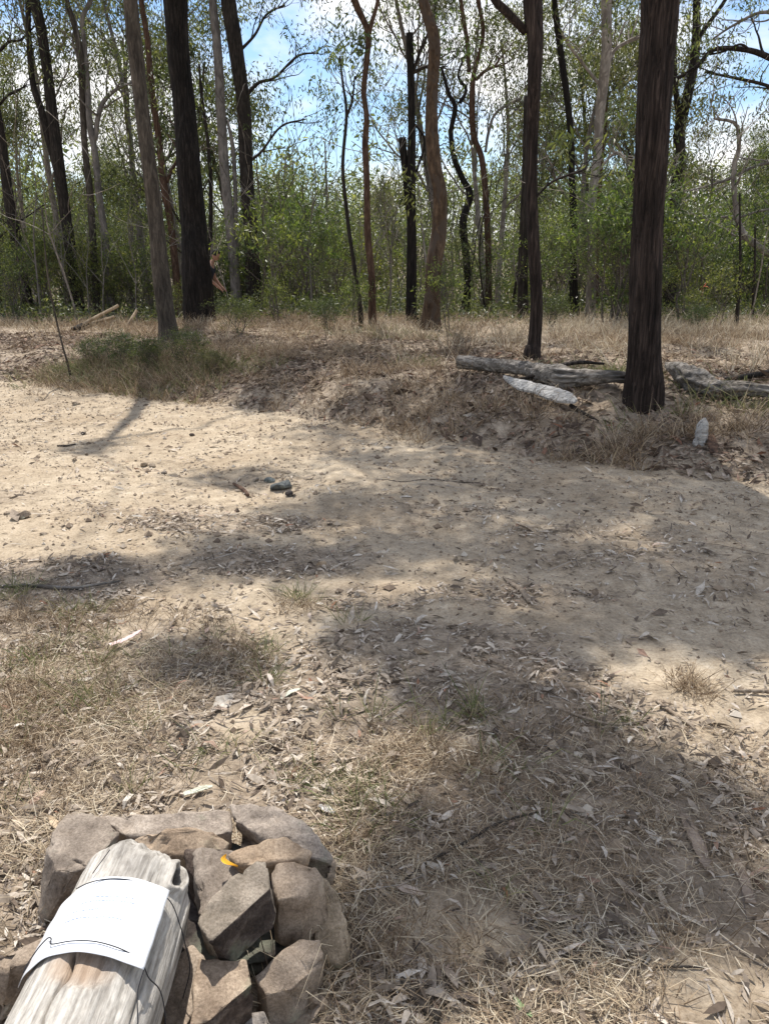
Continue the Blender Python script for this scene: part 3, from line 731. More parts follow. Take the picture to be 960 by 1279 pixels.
def traced_tree(label, pts, mat, base_y=None, top_z=9.0, forks=(), limbs=(), top=None, sides=10, res=30, amp=.03, name='gum_tree', furrow=0.0, flare=1.35, crown=True, seed=None, drift=None):
    """pts: (pixel x, pixel y, width in pixels) from top to foot; each trunk stands upright in its own depth"""
    seed = seed if seed is not None else len(trees) + 1
    rng = RS(seed + 900)
    fx, fy, fw = pts[-1]
    b = ground(fx, fy) if base_y is None else None
    Y = b[1] if b is not None else base_y
    def P3(px, py, yoff=0.0): return on_y(px, py, Y + yoff)
    path = [P3(p[0], p[1]) for p in reversed(pts)]
    # pixel width to radius at that depth
    rad = []
    for p in reversed(pts):
        q = P3(p[0], p[1]); depth = q[1] * cP + (CAMH - q[2]) * sP; rad.append(p[2] / FPX * depth / 2)
    foot = path[0].copy(); foot[2] = Hs(foot[0], Y)
    if path[1][2] < foot[2] + .15: path.pop(1); rad.pop(1)
    path[0] = foot
    path = [foot - np.array([0, 0, .15])] + [foot + np.array([0, 0, .12])] + path[1:]
    rad = [rad[0] * flare, rad[0] * 1.08] + rad[1:]
    path = np.array(path); rad = np.array(rad)
    wob = rng.normal(size=len(path)) * .04 * Y / 15; wob[:2] = 0; path[:, 1] += wob
    tpath = path; trad = rad
    if crown:                                        # carry the trunk on above the frame
        d = unit(path[-1] - path[-2]); d = unit(d + np.array([0, 0, .8])); cur = path[-1].copy(); ex = []; er = []
        while cur[2] < top_z:
            d = unit(d + rng.normal(size=3) * .08 + np.array([0, 0, .15])); cur = cur + d * .9; ex.append(cur.copy()); er.append(0)
        if ex:
            er = np.linspace(rad[-1] * .97, rad[-1] * .5, len(ex)); tpath = np.vstack([path, ex]); trad = np.concatenate([rad, er])
    n = max(res, int(len(tpath) * 4))
    P, R = smooth_path(tpath, trad, n)
    t = thing(name, foot, label, 'tree', 'gum trees along the far bank')
    mb = MB(); mb.add(*tube(P, R, sides, bark_disp(seed, amp, 2.6, furrow=furrow), cap=True)); mb.build('trunk', M[mat], t, origin=foot)
    for f in forks:                                  # second stems, traced the same way
        pp = np.array([P3(q[0], q[1]) for q in reversed(f)]); rr = np.array([q[2] / FPX * Y / 2 for q in reversed(f)])
        if crown and f[0][1] <= 5:
            d = unit(pp[-1] - pp[-2]); e = [pp[-1] + d * .9 + np.array([0, 0, .3]), pp[-1] + d * 1.8 + np.array([0, 0, .9])]
            pp = np.vstack([pp, e]); rr = np.concatenate([rr, [rr[-1] * .8, rr[-1] * .5]])
        p2, r2 = smooth_path(pp, rr, max(14, len(pp) * 4)); m2 = MB(); m2.add(*tube(p2, r2, max(5, sides - 3), bark_disp(seed + 3, amp, 2.2)))
        m2.build('limb', M[mat], t, origin=foot)
        if crown and f[0][1] <= 5:
            w, l = TOPS[rng.randint(3)]; o1 = link('limbs', w, t); o2 = link('crown', l, t); o2['kind'] = 'stuff'
            for o in (o1, o2): o.location = p2[-1] - foot; o.scale = (.5, .5, .5); o.rotation_euler = (0, 0, rng.uniform(0, 6))
    for (lp, lmat) in limbs:
        pp = np.array([P3(q[0], q[1], (k) * -.0) for k, q in enumerate(lp)]); rr = np.array([q[2] / FPX * Y / 2 for q in lp])
        p2, r2 = smooth_path(pp, rr, max(12, len(pp) * 4)); m2 = MB(); m2.add(*tube(p2, r2, 5, bark_disp(seed + 3, .03, 2)))
        tips = []
        for q in range(6):
            k = int(len(p2) * (.3 + .14 * q)); k = min(k, len(p2) - 2)
            grow_branch(rng, m2, tips, p2[k], unit(p2[k + 1] - p2[k] + rng.normal(size=3) * .5 * np.linalg.norm(p2[k + 1] - p2[k])), .05 * Y, max(r2[k] * .5, .006), 1, .1, .4, 4, (2, 3), .004)
        m2.build('limb', M[mat if lmat in (None, 'leafy') else lmat], t, origin=foot)
        lv = MB(); hang_leaves(rng, lv, tips, 34 if lmat is None or lmat == 'leafy' else 9, .0085 * Y, .15, .036); o = lv.build('leaf_spray', M['leaf'], t, origin=foot, smooth=False); o['kind'] = 'stuff'
    if crown and top is not None:
        w, l = TOPS[top[0]]; o1 = link('limbs', w, t); o2 = link('crown', l, t); o2['kind'] = 'stuff'
        for o in (o1, o2): o.location = P[-1] - foot; o.scale = (top[1],) * 3; o.rotation_euler = (0, 0, rng.uniform(0, 6))
    trees.append((t, foot, P[-1], R[-1])); return t, foot, P, R

traced_tree('dark trunk at the left edge of the photograph', [(-12, 0, 12), (-9, 100, 12), (2, 170, 11), (10, 241, 13), (21, 310, 14), (33, 365, 14), (37, 388, 15)], 'dark', top=(0, .9), limbs=[([(-6, 70, 4), (12, 52, 3), (26, 50, 2.5), (48, 28, 1.5)], 'leafy'), ([(-4, 135, 3), (12, 118, 2.5), (32, 108, 1.5)], 'leafy')])
traced_tree('dark tree whose twin stems fork low, left of the pale stems', [(44, 0, 14), (52, 34, 13), (58, 86, 13), (67, 155, 14), (74, 206, 15), (81, 268, 14), (91, 327, 14), (99, 386, 16)], 'dark', top=(1, .9),
            forks=[[(35, 0, 6), (36, 41, 6), (41, 103, 7), (52, 138, 8), (62, 179, 8), (72, 216, 8)]])
traced_tree('slim brown grey tree just right of the forked dark tree', [(82, 0, 7), (93, 31, 7), (101, 69, 8), (103, 138, 8), (107, 189, 8), (113, 241, 9), (117, 310, 9), (121, 384, 10)], 'brown', top=(2, .8), sides=8)
traced_tree('slim whitish tree with a curved side limb behind the left trunks', [(112, 0, 6), (103, 22, 6), (105, 50, 6), (108, 103, 7), (113, 155, 8), (119, 193, 8), (124, 241, 9), (132, 310, 9), (138, 382, 10)], 'grey', top=(0, .8), sides=8,
            limbs=[([(119, 175, 6), (122, 150, 6), (129, 128, 5), (145, 112, 4), (165, 103, 2.5)], None), ([(103, 112, 3), (99, 80, 3), (90, 50, 2)], None)])
traced_tree('grey brown leaning trunk standing in the grass on the left bank', [(163, 0, 17), (169, 69, 18), (177, 138, 17), (186, 206, 18), (193, 268, 19), (201, 344, 21), (208, 396, 22), (212, 432, 25)], 'brown', top=None, sides=18, res=90, amp=.045, top_z=10)
T_left = trees[-1]
traced_tree('thin reddish trunk just right of the grey leaning trunk', [(177, 0, 7), (184, 52, 7), (189, 103, 8), (198, 172, 8), (205, 234, 9), (212, 275, 9), (220, 344, 9), (226, 404, 10)], 'red', top=(1, .7),
            limbs=[([(208, 228, 5), (217, 208, 4), (227, 190, 4), (222, 165, 3), (218, 130, 2)], None)])
traced_tree('thick black charred trunk, the widest on the left', [(220, 0, 29), (223, 69, 27), (230, 138, 27), (236, 206, 29), (241, 275, 32), (246, 327, 34), (249, 394, 38)], 'charred', top=(2, 1.1), sides=48, res=160, amp=.06, base_y=17.5, furrow=1.2)
traced_tree('very thin dark stem between the black trunk and the grey one', [(249, 80, 3), (251, 117, 4), (258, 170, 4), (262, 230, 5), (263, 330, 6), (264, 388, 6)], 'dark', crown=False, sides=6)
traced_tree('straight grey gum just right of the black trunk', [(266, 0, 10), (273, 69, 11), (277, 155, 12), (282, 224, 12), (289, 292, 12), (297, 380, 13)], 'grey', top=(1, .9),
            forks=[[(284, 150, 3), (291, 185, 5), (294, 240, 5), (294, 300, 6), (296, 350, 6)]])
traced_tree('dark smooth trunk right of the grey gum, foot in pale grass', [(286, 0, 19), (296, 69, 18), (304, 138, 17), (308, 224, 17), (313, 292, 17), (318, 394, 19)], 'dark', top=(0, 1), sides=14, res=60, limbs=[([(303, 125, 5), (322, 104, 4), (343, 97, 3), (372, 70, 2.5), (398, 66, 1.5)], 'leafy'), ([(306, 205, 4), (326, 190, 3), (351, 158, 2.5), (381, 149, 1.5)], 'leafy'), ([(297, 66, 4), (318, 44, 3), (333, 18, 2.5), (356, 6, 2)], 'leafy')])
traced_tree('thin dark wavy stem left of the tan curved tree', [(424, 70, 2.5), (428, 103, 3), (433, 145, 4), (428, 206, 4.5), (432, 258, 5), (439, 310, 5), (447, 361, 5.5), (451, 407, 6.5)], 'dark', crown=False, sides=7,
            limbs=[([(433, 145, 3.5), (440, 125, 2.5), (443, 95, 2)], None)])
traced_tree('slender tan tree bending left at the top', [(442, 0, 9), (459, 38, 7.5), (458, 76, 7), (454, 114, 7), (458, 148, 7), (456, 179, 8), (458, 224, 8), (459, 292, 8.5), (464, 344, 9), (465, 411, 10)], 'red', top=(1, .8),
            forks=[[(472, 0, 4), (465, 25, 4.5), (460, 44, 5)]], sides=9)
traced_tree('dark broken topped trunk with a shorter dead stub beside it', [(511, 42, 9), (513, 103, 9), (514, 172, 10), (513, 241, 11), (514, 310, 12), (513, 402, 13)], 'charred', crown=False,
            forks=[[(502, 172, 9), (506, 213, 8), (510, 262, 8)]], limbs=[([(513, 150, 3), (530, 175, 3), (520, 215, 2)], 'leafy'), ([(516, 90, 4), (524, 66, 4), (532, 48, 3), (540, 20, 2)], 'dark'), ([(514, 92, 4), (530, 84, 4), (548, 82, 2)], 'dark')])
traced_tree('sinuous orange brown mottled trunk in the middle', [(528, 0, 13), (542, 52, 15), (540, 103, 15), (539, 155, 16), (542, 206, 17), (549, 241, 17), (548, 292, 19), (542, 327, 20), (539, 378, 21), (537, 411, 24)], 'orange', top=(2, 1), sides=14, res=60)
traced_tree('black crooked tree forking at half height', [(551, 84, 3.5), (561, 120, 4.5), (568, 134, 6), (563, 165, 6), (566, 196, 7), (578, 224, 7.5), (587, 243, 9), (578, 275, 9), (580, 303, 9), (583, 344, 8.5), (582, 390, 9)], 'charred', crown=False, sides=8,
            forks=[[(580, 70, 2.5), (572, 95, 3), (582, 112, 4), (574, 129, 5)]])
traced_tree('crooked reddish tree with two upright forks', [(597, 0, 5), (603, 40, 5), (598, 69, 5), (591, 95, 6), (589, 138, 8), (592, 172, 7.5), (601, 196, 7.5), (606, 241, 7.5), (609, 299, 7.5), (611, 386, 8)], 'red', top=(0, .8), sides=8,
            forks=[[(575, 0, 5), (583, 52, 5), (586, 90, 5)]], limbs=[([(594, 100, 4), (604, 90, 3.5), (618, 82, 3), (624, 72, 2)], None), ([(606, 190, 3), (610, 165, 3.5), (620, 140, 3), (650, 122, 3)], 'grey')])
traced_tree('short dark trunk partly behind the slim dark tree', [(657, 120, 7), (656, 200, 8), (655, 240, 9), (653, 310, 12), (652, 361, 13), (652, 400, 14)], 'dark', crown=False)
traced_tree('dark tree with a limb rising left, foot behind the fallen log', [(665, 0, 24), (668, 52, 20), (666, 103, 17), (665, 172, 15), (664, 241, 15), (666, 310, 15), (670, 378, 15), (667, 430, 17), (664, 449, 19)], 'ironbark', top=None, sides=48, res=200, amp=.05, top_z=9.5, furrow=1.2,
            forks=[[(612, -10, 9), (630, 12, 9), (657, 40, 9)]], limbs=[([(665, 250, 3), (688, 228, 3), (712, 218, 3), (735, 210, 2)], 'dark')])
T_mid = trees[-1]
traced_tree('slim black trunk between the dark tree and the pale gum', [(690, 0, 7), (699, 62, 8), (707, 120, 8), (713, 172, 8), (714, 224, 8), (716, 275, 9), (716, 344, 10), (717, 399, 11)], 'charred', top=(1, .9), sides=9)
traced_tree('pale grey smooth gum bending right', [(756, 0, 13), (755, 69, 13), (750, 138, 12), (745, 206, 11), (739, 258, 11), (737, 327, 11), (736, 399, 12)], 'pale', top=(0, .9), sides=12, res=50,
            limbs=[([(752, 110, 4), (720, 70, 3), (700, 40, 3), (690, 10, 2)], 'leafy'), ([(745, 215, 3), (770, 190, 3), (785, 210, 2)], 'leafy'), ([(759, 76, 4.5), (768, 62, 4), (780, 54, 4), (800, 46, 3.5)], 'pale')])
traced_tree('thin dark stem standing right behind the pale gum', [(762, 0, 5), (761, 34, 5), (757, 138, 5), (750, 224, 5), (745, 292, 5), (744, 392, 6)], 'red', top=(2, .6), sides=6)
traced_tree('brown trunk half hidden left of the great ironbark', [(800, 120, 5), (795, 206, 7), (787, 258, 9), (778, 310, 11), (773, 394, 12)], 'red', crown=False,
            limbs=[([(795, 210, 4), (775, 195, 3), (762, 185, 3), (755, 165, 2)], 'pale')])
traced_tree('great straight ironbark trunk with furrowed bark, nearest of all the trees', [(824, 0, 46), (820, 69, 43), (815, 138, 41), (812, 206, 39), (809, 275, 38), (806, 344, 39), (804, 440, 40), (802, 505, 45)], 'ironbark', top=None, sides=110, res=520, amp=.045, top_z=10, flare=1.08, furrow=1.6)
T_big = trees[-1]
traced_tree('dark tree forking high, right of the great ironbark', [(870, 0, 9), (867, 69, 11), (857, 120, 12), (849, 162, 14), (846, 206, 15), (842, 268, 15), (838, 327, 16), (835, 390, 17)], 'dark', top=(0, 1), sides=12, res=50,
            forks=[[(843, 0, 5), (841, 60, 6), (843, 110, 6), (848, 150, 8)], [(905, 0, 4), (878, 38, 5), (866, 60, 6)]])
traced_tree('thin dark sapling stem left of the two at the right edge', [(926, 240, 2), (924, 290, 3), (922, 344, 4), (918, 408, 5)], 'dark', crown=False, sides=5)
traced_tree('thinnest dark sapling stem near the right edge', [(943, 280, 2), (941, 327, 3), (938, 404, 3.5)], 'dark', crown=False, sides=5)
traced_tree('gum off the right edge whose bleached limb bends into view', [(1000, 0, 14), (1004, 120, 15), (1000, 250, 17), (990, 400, 20)], 'grey', top=(1, 1),
            limbs=[([(1000, 200, 6), (950, 205, 4), (905, 225, 3), (862, 238, 2)], 'leafy'), ([(1000, 30, 6), (955, 15, 4), (918, 30, 3), (890, 48, 2)], 'leafy'), ([(1002, 260, 5), (955, 262, 3), (912, 275, 2)], 'leafy'), ([(1000, 330, 11), (962, 318, 9), (926, 289, 8), (917, 248, 6.5), (916, 206, 6), (922, 186, 5), (918, 155, 4), (891, 148, 3)], 'pale'),
                   ([(1004, 95, 8), (960, 72, 7), (930, 62, 6), (890, 62, 5), (870, 83, 5), (842, 100, 4)], 'dark'), ([(1004, 130, 6), (960, 108, 4), (920, 98, 3.5), (880, 90, 2)], 'dark')])
traced_tree('thin dark sapling stem rising in front of the left bank', [(52, 260, 1.6), (60, 340, 2), (70, 395, 2.2), (78, 430, 2.4), (88, 474, 2.8)], 'brown', crown=False, sides=5, name='sapling_stem')

# ---- crowns of the nearest trees, clumps placed out of view to shade the ground
shade_px = [  # pixel x, pixel y on the ground where the shade lies, clump radius in m
    (470, 575, .45), (520, 610, .45), (560, 650, .45), (600, 615, .4), (650, 605, .45), (720, 600, .45), (780, 610, .5), (850, 625, .5), (930, 640, .5), (900, 690, .4), (820, 720, .45), (760, 755, .4),
    (930, 740, .45), (880, 790, .35), (700, 720, .3), (640, 690, .35), (520, 680, .3), (440, 700, .3), (400, 640, .22), (340, 700, .3), (270, 690, .22), (300, 600, .2),
    (600, 785, .26), (690, 800, .2), (530, 800, .2), (470, 790, .2), (560, 870, .16), (640, 880, .22), (700, 935, .2), (755, 1000, .18), (700, 1020, .13), (650, 1060, .14), (780, 1070, .16),
    (860, 1010, .10), (560, 1110, .10), (720, 1120, .12), (250, 830, .16), (60, 735, .2), (130, 725, .12), (470, 1200, .08), (860, 1120, .08),
    (420, 540, .4), (470, 500, .35), (230, 470, .5), (170, 450, .4), (110, 560, .12), (640, 535, .4), (560, 515, .35), (720, 545, .3), (960, 560, .3), (820, 560, .3), (990, 760, .4), (980, 680, .4), (900, 640, .3), (700, 640, .25), (600, 575, .35), (680, 575, .3), (800, 541, .16), (808, 562, .15), (940, 790, .3), (300, 430, .5), (360, 455, .4), (430, 435, .45), (500, 420, .5), (560, 440, .4), (250, 425, .5), (620, 425, .5), (330, 490, .3), (600, 485, .25), (690, 430, .4), (860, 520, .25), (930, 470, .4), (880, 440, .4)]  # small clumps below the ironbark stand in for its trunk shadow
rng = RS(777)
hosts = {0: T_left, 1: T_mid, 2: T_big}
extra_tree = thing('gum_tree', (5.6, 8.4, Hs(5.6, 8.4)), 'dark gum standing just beyond the right edge of the photograph', 'tree', 'gum trees along the far bank')
ef = np.array([5.6, 8.4, Hs(5.6, 8.4)])
pe, re_ = smooth_path([ef - [0, 0, .2], ef + [-.1, 0, 3], ef + [-.3, .1, 6], ef + [-.3, .2, 9.5]], [.17, .14, .12, .09], 30)
mbx = MB(); mbx.add(*tube(pe, re_, 12, bark_disp(77, .04, 2.6))); mbx.build('trunk', M['dark'], extra_tree, origin=ef)
hosts[3] = (extra_tree, ef, pe[-1], .09)
woods = {k: MB() for k in hosts}; lvs = {k: MB() for k in hosts}; nt_ = {k: 0 for k in hosts}
todo = []
for (px, py, r) in shade_px:
    g = ground(px, py, 14); h = rng.uniform(8.6, 11.5)
    if py > 770: r *= .62
    c = g + np.array(SUN) / SUN[2] * (h - g[2])
    k = min(hosts, key=lambda q: np.linalg.norm(hosts[q][2][:2] - c[:2]) + (1.2 if q == 0 else 0))
    todo.append((np.linalg.norm(hosts[k][2][:2] - c[:2]), k, c, r))
nodes = {k: [hosts[k][2] + np.array([0, 0, -.05])] for k in hosts}
for (dist, k, c, r) in sorted(todo, key=lambda q: q[0]):      # every limb springs from the nearest one already grown
    s = min(nodes[k], key=lambda q: np.linalg.norm(q - c)); mid = (s + c) / 2 + rng.normal(size=3) * .12 * np.linalg.norm(s - c) + np.array([0, 0, .1])
    c_in = c - unit(c - mid) * .15; nodes[k].append(c_in)
    r0 = .035 if s is nodes[k][0] else .016
    Pp, Rr = smooth_path([s, mid, c_in], [r0, r0 * .7, .009], 12); woods[k].add(*tube(Pp, Rr, 5, cap=False))
    tips = [c + rng.normal(size=3) * r * np.array([1, 1, .6]) * .8 for _ in range(int(11 + r * 54) if py < 770 else int(5 + r * 42))]
    for q in tips[:7]: woods[k].add(*tube(np.array([c_in, (c_in + q) / 2 + [0, 0, .06], q]), [.007, .005, .003], 3, cap=False))
    hang_leaves(rng, lvs[k], tips, 28, .12, .14, .034)
for k in hosts:
    if woods[k].n:
        woods[k].build('limbs', M['dark'], hosts[k][0], origin=hosts[k][1]); o = lvs[k].build('crown', M['leaf'], hosts[k][0], origin=hosts[k][1], smooth=False); o['kind'] = 'stuff'

# ------------------------------------------------------------------ trees and scrub behind
nick = [(37, 'the trunk at the left edge'), (99, 'the low forking dark tree'), (135, 'the slim whitish tree'), (211, 'the leaning grey brown trunk'), (249, 'the thick black trunk'), (318, 'the dark smooth trunk'), (385, 'the gap before the wavy stem'),
        (465, 'the slender tan tree'), (513, 'the broken topped trunk'), (537, 'the mottled orange trunk'), (582, 'the black crooked tree'), (611, 'the crooked reddish tree'), (664, 'the dark tree by the log'), (717, 'the slim black trunk'),
        (736, 'the pale gum'), (773, 'the half hidden brown trunk'), (804, 'the great ironbark'), (835, 'the high forking dark tree'), (918, 'the thin dark sapling stems'), (955, 'the right edge')]
used_l = {}
def beside(x, y):
    px = 480 + x / (y * cP + 1.2 * sP) * FPX; n_ = min(nick, key=lambda q: abs(q[0] - px))
    side = 'left of' if px < n_[0] - 6 else 'right of' if px > n_[0] + 6 else 'behind'
    dist = 'close up' if y < 24 else 'near' if y < 28 else 'farther back' if y < 33 else 'well back' if y < 40 else 'far back'
    return dist + ', ' + side + ' ' + n_[1]
def where(x, y):
    f = x / (y * .48)
    return 'at the far left' if f < -.6 else 'left of centre' if f < -.2 else 'in the middle' if f < .2 else 'right of centre' if f < .6 else 'at the far right'
rng = RS(888)
cnt = 0
for k in range(36):
    y = rng.uniform(28, 55) if k % 3 else rng.uniform(24, 31)
    x = rng.uniform(-.56, .56) * y
    if y < 26 and abs(x / y + .05) < .12: y += 10
    pxx = 480 + x / (y * cP + 1.2 * sP) * FPX
    if (335 < pxx < 500 or 830 < pxx < 900) and k % 4: continue
    kind = rng.randint(5); w, l = TALL[kind]; s = rng.uniform(.75, 1.15) * (1 if y > 25 else .8)
    lab = TKIND[kind] + ' ' + beside(x, y)
    if lab in used_l: continue
    used_l[lab] = 1
    place('gum_tree', w, l, ('trunk', 'crown'), (x, y, Hs(x, y)), rng.uniform(0, 2 * PI), s, lab, 'tree', 'gum trees in the bush behind', tilt=tuple(rng.normal(size=2) * .05))
def shrub(x, y, kind, s, z=None):
    w, l = SHR[kind]; lab = SKIND[kind] + ' ' + beside(x, y)
    pxx = 480 + x / (y * cP + 1.2 * sP) * FPX; near_ = min(abs(pxx - q) for q in (37, 99, 121, 138, 297, 318, 465, 513, 538, 582, 611, 652, 717, 736, 918))
    if y < 26 and near_ < 15 * (1 + s * .3): return False
    if y < 19.8 and 250 < 480 + x / (y * cP + 1.2 * sP) * FPX < 318: return False
    if y < 24 and 855 < 480 + x / (y * cP + 1.2 * sP) * FPX < 905: return False

    if lab in used_l: return False
    used_l[lab] = 1
    place('shrub', w, l, ('stems', 'foliage'), (x, y, Hs(x, y) if z is None else z), rng.uniform(0, 6), s, lab, 'shrub', 'shrubs and saplings under the trees'); return True
spots = [(224, 406, 5, .3), (345, 400, 5, .65), (50, 396, 5, .85), (90, 398, 5, .8), (140, 400, 5, .75), (582, 404, 5, .7), (612, 403, 5, .65), (765, 402, 5, .8), (788, 404, 5, .8), (395, 398, 5, .75), (700, 402, 5, .6), (850, 402, 5, .8), (930, 402, 5, .8), (885, 404, 5, .5), (480, 402, 5, .6), (20, 404, 5, .5), (190, 402, 5, .6), (330, 398, 2, .8), (600, 398, 0, .75), (620, 400, 4, .7), (580, 402, 2, .7), (770, 398, 3, .55), (790, 402, 0, .7), (755, 402, 4, .6), (772, 402, 1, .6),
         (16, 392, 0, .8), (60, 392, 1, .6), (80, 390, 4, .7), (850, 400, 0, .6), (880, 402, 1, .45), (930, 404, 4, .7), (690, 400, 4, .6), (130, 388, 2, .9), (170, 392, 0, .7), (360, 396, 0, .7), (400, 398, 4, .6), (480, 404, 2, .4), (560, 400, 3, .45), (860, 396, 3, .5), (955, 400, 1, .6)]
for (px, py, kind, s) in spots:
    g = ground(px, py); shrub(g[0], g[1], kind, s, g[2])
for (px, py, s_) in ((118, 458, .18), (150, 462, .24), (182, 466, .22), (232, 462, .24), (262, 470, .16), (300, 420, .3)):
    g = ground(px, py); w, l = SHR[2]; lab = {118: 'leftmost', 150: 'widest', 182: 'middle', 232: 'darkest', 262: 'smallest', 300: 'hindmost'}[px]
    place('low_bush', w, l, ('stems', 'foliage'), g, rng.uniform(0, 6), s_, lab + ' of the low dark bushes on the shoulder around the leaning trunk', 'bush', 'low bushes on the left shoulder')
for j_ in range(26):
    px = rng.uniform(300, 960); g = ground(px, rng.uniform(399, 418)); w, l = SHR[[2, 5][j_ % 2]]; lab = ('scrubby tuft bush ', 'small broad leaved seedling ')[j_ % 2] + beside(g[0], g[1])
    if lab in used_l: continue
    if min(abs(px - q) for q in (318, 465, 513, 538, 582, 611, 652, 717, 736, 918)) < 16: continue
    used_l[lab] = 1; place('low_bush', w, l, ('stems', 'foliage'), g, rng.uniform(0, 6), rng.uniform(.18, .38), lab, 'bush', 'low bushes at the edge of the trees')
for k in range(230):
    band = k % 4
    y = rng.uniform(24.5, 30) if band < 1 else rng.uniform(28, 38) if band < 3 else rng.uniform(36, 50)
    x = rng.uniform(-.56, .56) * y
    if float(f2(x, y, 4.0, 171, 2)) < .06: continue
    kind = rng.choice([0, 2, 4, 5]) if band < 1 else rng.choice([0, 1, 5, 4, 3]) if band < 3 else rng.choice([1, 3, 0])
    shrub(x, y, kind, rng.uniform(.7, 1.15))

DEAD = []
for q in range(5):
    r_ = RS(1200 + q); m_ = MB(); tp_ = []
    grow_branch(r_, m_, tp_, (0, 0, -.1), unit(np.array([r_.normal() * .12, r_.normal() * .12, 1])), r_.uniform(2.4, 4.8), .024, 2, .12, .22, 6, (2, 4), .006)
    DEAD.append(m_.mesh('stems', M[('grey', 'pale', 'dark', 'brown', 'grey')[q]]))
DK = ['grey', 'pale', 'dark', 'brown', 'twisted grey']
for k in range(70):
    y = rng.uniform(18, 36); x = rng.uniform(-.54, .54) * y; q = rng.randint(5); lab = 'bare ' + DK[q] + ' stemmed sapling ' + beside(x, y)
    if lab in used_l: continue
    used_l[lab] = 1; t = thing('bare_sapling', (x, y, Hs(x, y)), lab, 'sapling', 'bare thin saplings among the trees', rng.uniform(0, 6)); s_ = rng.uniform(.6, 1.3); t.scale = (s_, s_, s_)
    link('stems', DEAD[q], t)

# the wood far behind, read as one mass
mbw = MB(); mbl = MB(); rng = RS(999)
for k in range(170):
    y = rng.uniform(50, 120); x = rng.uniform(-.62, .62) * y; z = Hs(x, y); h = rng.uniform(6, 12); 
    P, R = smooth_path([(x, y, z - .3), (x + rng.normal() * .3, y, z + h * .4), (x + rng.normal() * .7, y, z + h * .9)], [.16, .12, .04], 8)
    mbw.add(*tube(P, R, 5, cap=False))
    nc = 16; tips = np.array([x, y, z]) + np.stack([rng.normal(size=nc) * h * .17, rng.normal(size=nc) * h * .17, h * rng.uniform(.12, 1.0, nc)], -1)
    hang_leaves(rng, mbl, tips, 42, .7, .42, .15, .4)
mbs = MB(); ns = 3600
y = 26 + 46 * rng.rand(ns) ** 1.3; x = rng.uniform(-.6, .6, ns) * y; z = H(x, y); hh = .5 + 1.5 * sst(-.3, .5, f2(x, y, 3.0, 173, 2))
tips = np.stack([x, y, z + rng.uniform(.05, 1, ns) * hh], -1); hang_leaves(rng, mbs, tips, 30, .36, .16, .05, .2)
y = rng.uniform(17.5, 27, 1300); x = rng.uniform(-.6, .6, 1300) * y; q = f2(x, y, 1.5, 175, 3) > -.05; x, y = x[q], y[q]
tips = np.stack([x, y, H(x, y) + rng.uniform(.02, .42, len(x))], -1); hang_leaves(rng, mbs, tips, 26, .17, .11, .034, .1)
tag(mbs.build('scrub_thicket', M['leaf'], smooth=False), 'low tangled scrub covering the forest floor behind the trunks', 'scrub', kind='stuff')
tag(mbw.build('distant_trunks', M['grey']), 'thin trunks of the wood far behind', 'woodland', kind='stuff')
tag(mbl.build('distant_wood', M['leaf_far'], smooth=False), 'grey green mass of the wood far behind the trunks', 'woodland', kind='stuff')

# ------------------------------------------------------------------ fallen timber on the bank
def wood_bit(name, label, cat, pts, mat, sides=12, res=30, amp=.12, group=None, seed=1, freq=2.0, part=None):
    """pts: (pixel x, pixel y, width px, lift in m) along a piece of wood lying on the ground"""
    path, rad = [], []
    for (px, py, w, lift) in pts:
        g = ground(px, py); depth = g[1] * cP + (CAMH - g[2]) * sP; r = w / FPX * depth / 2
        path.append(g + np.array([0, 0, r * .55 + lift])); rad.append(r)
    P, R = smooth_path(path, rad, res); P[:, 2] = np.maximum(P[:, 2], H(P[:, 0], P[:, 1]) + R * .35)
    mb = MB(); mb.add(*tube(P, R, sides, bark_disp(seed, amp, freq, .3)))
    o = mb.build(name, M[mat], None, origin=P[0]); return tag(o, label, cat, group)
def bits_part(parent, name, pts, mat, sides=6, res=12, amp=.1, seed=2, ydrop=0):
    path, rad = [], []
    for (px, py, w, lift) in pts:
        g = ground(px, py); depth = g[1] * cP; path.append(g + np.array([0, 0, lift])); rad.append(w / FPX * depth / 2)
    P, R = smooth_path(path, rad, res); mb = MB(); mb.add(*tube(P, R, sides, bark_disp(seed, amp, 2)))
    return mb.build(name, M[mat], parent, origin=parent.location)
wood_bit('fallen_log', 'long grey fallen log lying behind the great ironbark', 'log', [(571, 464, 13, .07), (600, 467, 14, .07), (650, 473, 15, .07), (678, 479, 19, .06), (695, 483, 26, .04), (715, 486, 20, .06), (760, 486, 13, .09), (800, 488, 12, .08)], 'fallen', 36, 160, .32, seed=61)
lg = wood_bit('weathered_log', 'gnarled silvery log at the right edge of the bank', 'log', [(830, 474, 5, .14), (846, 481, 16, .10), (868, 491, 24, .05), (892, 498, 17, .05), (920, 500, 15, .06), (955, 502, 12, .07), (1010, 506, 12, .02)], 'fallen', 36, 180, .5, seed=62)
wood_bit('dark_branch', 'dark dead branch reaching over the grey fallen log', 'branch', [(640, 484, 4, .03), (680, 480, 5, .12), (715, 476, 5, .17), (752, 474, 3, .15)], 'dark', 8, 24, .12, seed=63)
wood_bit('dark_branch', 'dark dead branch behind the gnarled silvery log', 'branch', [(905, 478, 5, .02), (935, 476, 7, .04), (965, 473, 7, .06)], 'dark', 8, 20, .15, seed=64)
